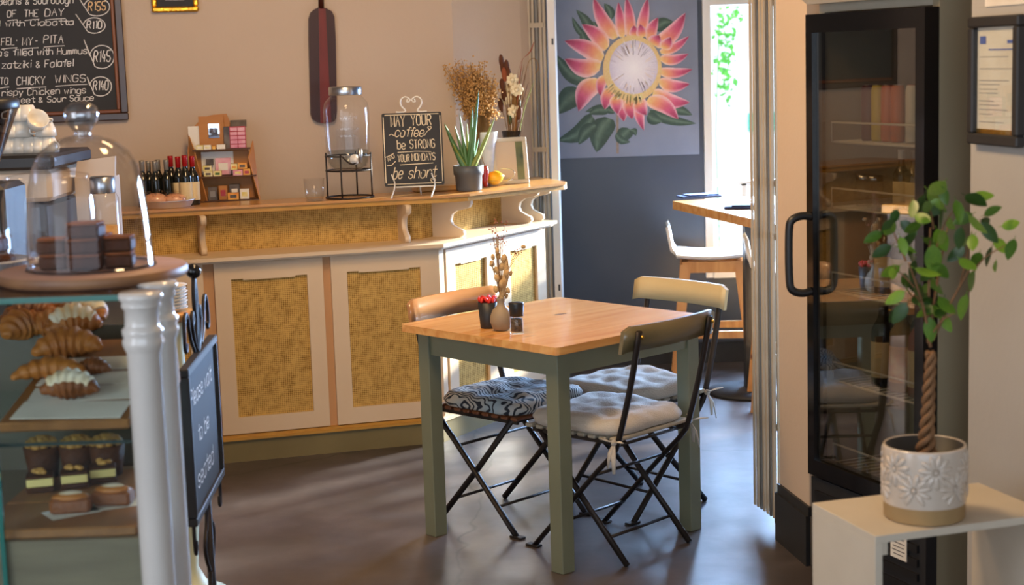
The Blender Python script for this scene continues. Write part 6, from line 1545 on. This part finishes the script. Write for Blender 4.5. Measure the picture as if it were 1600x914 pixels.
n1, n2 = at(293, 700, 4.0), at(338, 640, 4.53)
sd_dir = Vector((n2.x - n1.x, n2.y - n1.y, 0)); SWD = sd_dir.length; sd_dir.normalize()
zt_ = (at(290, 572, 4.0).z + at(333, 527, 4.53).z) / 2; zb_ = (at(298, 830, 4.0).z + at(345, 737, 4.53).z) / 2
MS = frame_from((n1.x, n1.y, 0), sd_dir, (0, 0, 1))
bs = thing('blackboard_stand', 'wrought iron blackboard stand asking guests to wait to be seated', 'sign', ((n1.x + n2.x) / 2, (n1.y + n2.y) / 2, 0))
def sp(name, m, fn): 
    mb = MB(MS); fn(mb); return mb.build(name, m, bs, True)
sp('slate', 'chalkboard', lambda b: b.b2((.015, -.004, zb_ + .015), (SWD - .015, .006, zt_ - .015)))
for lo, hi in (((0, -.014, zb_), (SWD, .012, zb_ + .022)), ((0, -.014, zt_ - .022), (SWD, .012, zt_)), ((0, -.014, zb_ + .022), (.022, .012, zt_ - .022)), ((SWD - .022, -.014, zb_ + .022), (SWD, .012, zt_ - .022))): sp('frame_bar', 'black_satin', lambda b: b.b2(lo, hi, .003))
mb = MB(); Mb_ = MS @ Tr(0, -.0055, 0); hb = zt_ - zb_
write(mb, 'Please wait', .06, zb_ + hb * .72, .046, Mb_, .0045, total=SWD - .15, slant=.05); write(mb, 'to be', .15, zb_ + hb * .45, .046, Mb_, .0045, total=.20, slant=.05); write(mb, 'seated', .10, zb_ + hb * .18, .050, Mb_, .0045, total=.30, slant=.05)
tag(mb.build('chalk_lettering', 'chalk', bs, True), kind='stuff')
mid = SWD / 2
def sw(pts, r=.0052, nm='scroll', it=2): MB(MS).tube(smooth_poly(pts, it), r, 8).build(nm, 'iron', bs, True)
zball = at(307, 424, 4.26).z
MB(MS).sph((mid, 0, zball), .0205, 20, 14).build('finial', 'black_gloss', bs, True)
for dx, r_ in ((-.012, .006), (.012, .006), (0, .006)): sw([(mid + dx * .4, 0, zball - .015), (mid + dx * 2.2, 0, zball - .07), (mid + dx * .8, 0, zball - .13), (mid + dx * 2.4, 0, zball - .18), (mid + dx * .3, 0, zt_)], r_, 'stem_rod')
for s2 in (-1, 1):
    sw([(mid + s2 * .012, 0, zt_ + .004), (mid + s2 * .05, 0, zt_ + .03), (mid + s2 * .085, 0, zt_ + .09), (mid + s2 * .06, 0, zt_ + .12), (mid + s2 * .05, 0, zt_ + .095), (mid + s2 * .068, 0, zt_ + .08)])
    sw([(mid + s2 * .06, 0, zt_ + .01), (mid + s2 * .12, 0, zt_ + .05), (mid + s2 * .15, 0, zt_ + .13), (mid + s2 * .20, 0, zt_ + .12), (mid + s2 * .215, 0, zt_ + .05), (mid + s2 * .195, 0, zt_ + .025), (mid + s2 * .18, 0, zt_ + .05)])
    sw([(mid + s2 * .02, 0, zb_), (mid + s2 * .03, 0, zb_ - .06), (mid + s2 * .09, 0, zb_ - .10), (mid + s2 * .07, 0, zb_ - .15), (mid + s2 * .02, 0, zb_ - .19)])
    sw([(s2 * (mid - .02) + mid, 0, zb_ + .003), (s2 * (mid - .02) + mid, 0, zb_ - .05), (s2 * (mid - .03) + mid, 0, zb_ - .085), (s2 * (mid - .05) + mid, 0, zb_ - .07), (s2 * (mid - .045) + mid, 0, zb_ - .05)], .005)
    sw([(mid + s2 * .012, 0, zb_ - .20), (mid + s2 * .05, 0, zb_ - .26), (mid + s2 * .02, 0, zb_ - .33)], .006)
sw([(mid, 0, zb_), (mid, 0, .12), (mid, 0, .012)], .011, 'post', 0)
for a in (0.4, 2.5, 4.6): sw([(mid, 0, .16), (mid + .07 * math.cos(a), .07 * math.sin(a), .11), (mid + .15 * math.cos(a), .15 * math.sin(a), .05), (mid + .19 * math.cos(a), .19 * math.sin(a), .009)], .008, 'foot')

# ================================================================== COFFEE STATION (far left, behind the dome)
bch = thing('back_bench', 'low work bench under the coffee machine at the far left', 'bench', (-1.85, 5.7, 0))
MB().b2((-2.35, 5.40, 0), (-1.30, 6.02, .90)).build('cabinet', 'dark_stain', bch, True); MB().b2((-2.37, 5.38, .90), (-1.28, 6.04, .94), .004).build('bench_top', 'counter_wood', bch, True)
mz = at(50, 240, 5.6).z
em = thing('coffee_machine', 'dark espresso machine with cups warming on top', 'coffee machine', (-1.85, 5.75, .94))
xr = at(98, 242, 5.6).x
MB().b2((-2.30, 5.52, .9405), (xr - .05, 5.95, mz - .16), .02).build('body', 'machine', em, True); MB().b2((-2.30, 5.50, mz - .16), (xr - .02, 5.97, mz - .05), .015).build('panel', 'photo_pale', em, True); MB().b2((-2.32, 5.48, mz - .05), (xr, 5.99, mz), .01).build('cup_tray', 'black_satin', em, True)
cupbm = None
def cup(label, loc, M_):
    t = thing('coffee_cup', label, 'cup', loc, 0, 'cups on the coffee machine'); mb = MB(M_)
    mb.lathe([(0, 0), (.020, 0), (.023, .003), (.034, .030), (.037, .055), (.0345, .055), (.031, .028), (.018, .008), (0, .007)], n=28); mb.build('bowl', 'ceramic', t)
    mb = MB(M_); mb.tube(smooth_poly([(.034, 0, .045), (.052, 0, .046), (.054, 0, .026), (.030, 0, .018)], 2), .0038, 6); mb.build('handle', 'ceramic', t)
cups = [(16, 226, 0, 0), (32, 228, 0, 0), (48, 230, 0, 0), (62, 230, 0, 0), (76, 231, 0, 0), (20, 206, .2, 0), (35, 209, .1, .0), (52, 208, -.9, 1), (72, 210, 0, 0), (28, 186, 0, 0), (44, 190, .2, 0)]
wds = ['first in the bottom row', 'second in the bottom row', 'third in the bottom row', 'fourth in the bottom row', 'right end of the bottom row', 'first in the second row', 'second in the second row', 'tipped on its side in front', 'right end of the second row', 'left one at the top', 'right one at the top']
for (px, py, tl, k), w_ in zip(cups, wds):
    q = at(px, py, 5.60 if k else 5.66); zc = mz + .0005 + (0 if py > 222 else .0555 if py > 200 else .111)
    if k: cup('white coffee cup, ' + w_, (q.x, q.y + .02, mz + .092), Rz(.6) @ Rx(1.0))
    else: cup('white coffee cup upside down, ' + w_, (q.x, q.y, zc), Tr(0, 0, .055) @ Rx(PI) @ Rz(tl * 3 + px))
q = at(-24, 240, 4.7)
gr_ = thing('coffee_grinder', 'coffee grinder with a conical bean hopper at the left edge', 'grinder', (q.x, 4.7, .94))
hz1 = at(20, 166, 4.7).z; hz0_ = hz1 - .20; gt = thing('grinder_bench', 'side cabinet under the coffee grinder', 'cabinet', (q.x, 4.75, 0))
MB().b2((q.x - .45, 4.5, 0), (q.x + .13, 5.0, .90)).build('cabinet', 'cream_paint', gt, True); MB().b2((q.x - .47, 4.48, .90), (q.x + .14, 5.02, .94)).build('worktop', 'counter_wood', gt, True)
MB().b2((q.x - .08, 4.62, .9405), (q.x + .07, 4.85, hz0_ - .02), .015).build('body', 'black_satin', gr_, True)
MB().lathe([(.030, 0), (.032, .02), (.103, .195)], (q.x, 4.7, hz0_), 40, cap0=False, cap1=False).build('hopper', GLASS_DARK, gr_, True)
MB().lathe([(0, .0), (.028, .002), (.031, .02), (.072, .125), (0, .13)], (q.x, 4.7, hz0_), 32).build('coffee_beans', 'coffee_beans', gr_, True)
MB().lathe([(0, .193), (.105, .193), (.107, .197), (.107, .218), (.10, .224), (0, .225)], (q.x, 4.7, hz0_), 40).build('hopper_lid', 'black_plastic', gr_, True)
# kitchen clutter behind the dome
q = at(162, 318, 4.9)
sj = thing('spice_jar', 'small jar with a ribbed metal lid seen through the glass dome', 'jar', (at(161, 300, 5.6).x, 5.6, .9405))
zj = at(161, 300, 5.6).z - .9405
MB().lathe([(0, 0), (.05, 0), (.052, .01), (.052, zj - .02), (.040, zj)], n=28, cap1=False).build('glass', GLASS_DOME, sj); MB().lathe([(0, .004), (.048, .004), (.048, zj * .6), (0, zj * .6)], n=24).build('contents', 'nut', sj); MB().lathe([(.041, zj - .004), (.043, zj), (.043, zj + .05), (.038, zj + .055), (0, zj + .056)], n=48, wob=lambda a, z: 1 + .02 * math.sin(a * 2 * PI * 24)).build('lid', 'steel', sj)
pb2 = thing('paper_bag', 'pale paper bag standing by the coffee machine behind the dome', 'bag', (at(150, 300, 5.75).x, 5.78, .9405))
hb2 = at(140, 250, 5.75).z - .9405
m_ = MB(); m_.b2((-.07, -.04, 0), (.07, .04, hb2 * .85)); m_.build('bag', 'photo_pale', pb2); m_ = MB(); m_.prism([(-.07, 0), (.07, 0), (.075, .07), (-.06, .055)], .02, Tr(0, -.01, hb2 * .85) @ Rx(PI / 2)); m_.build('folded_top', 'photo_pale', pb2)
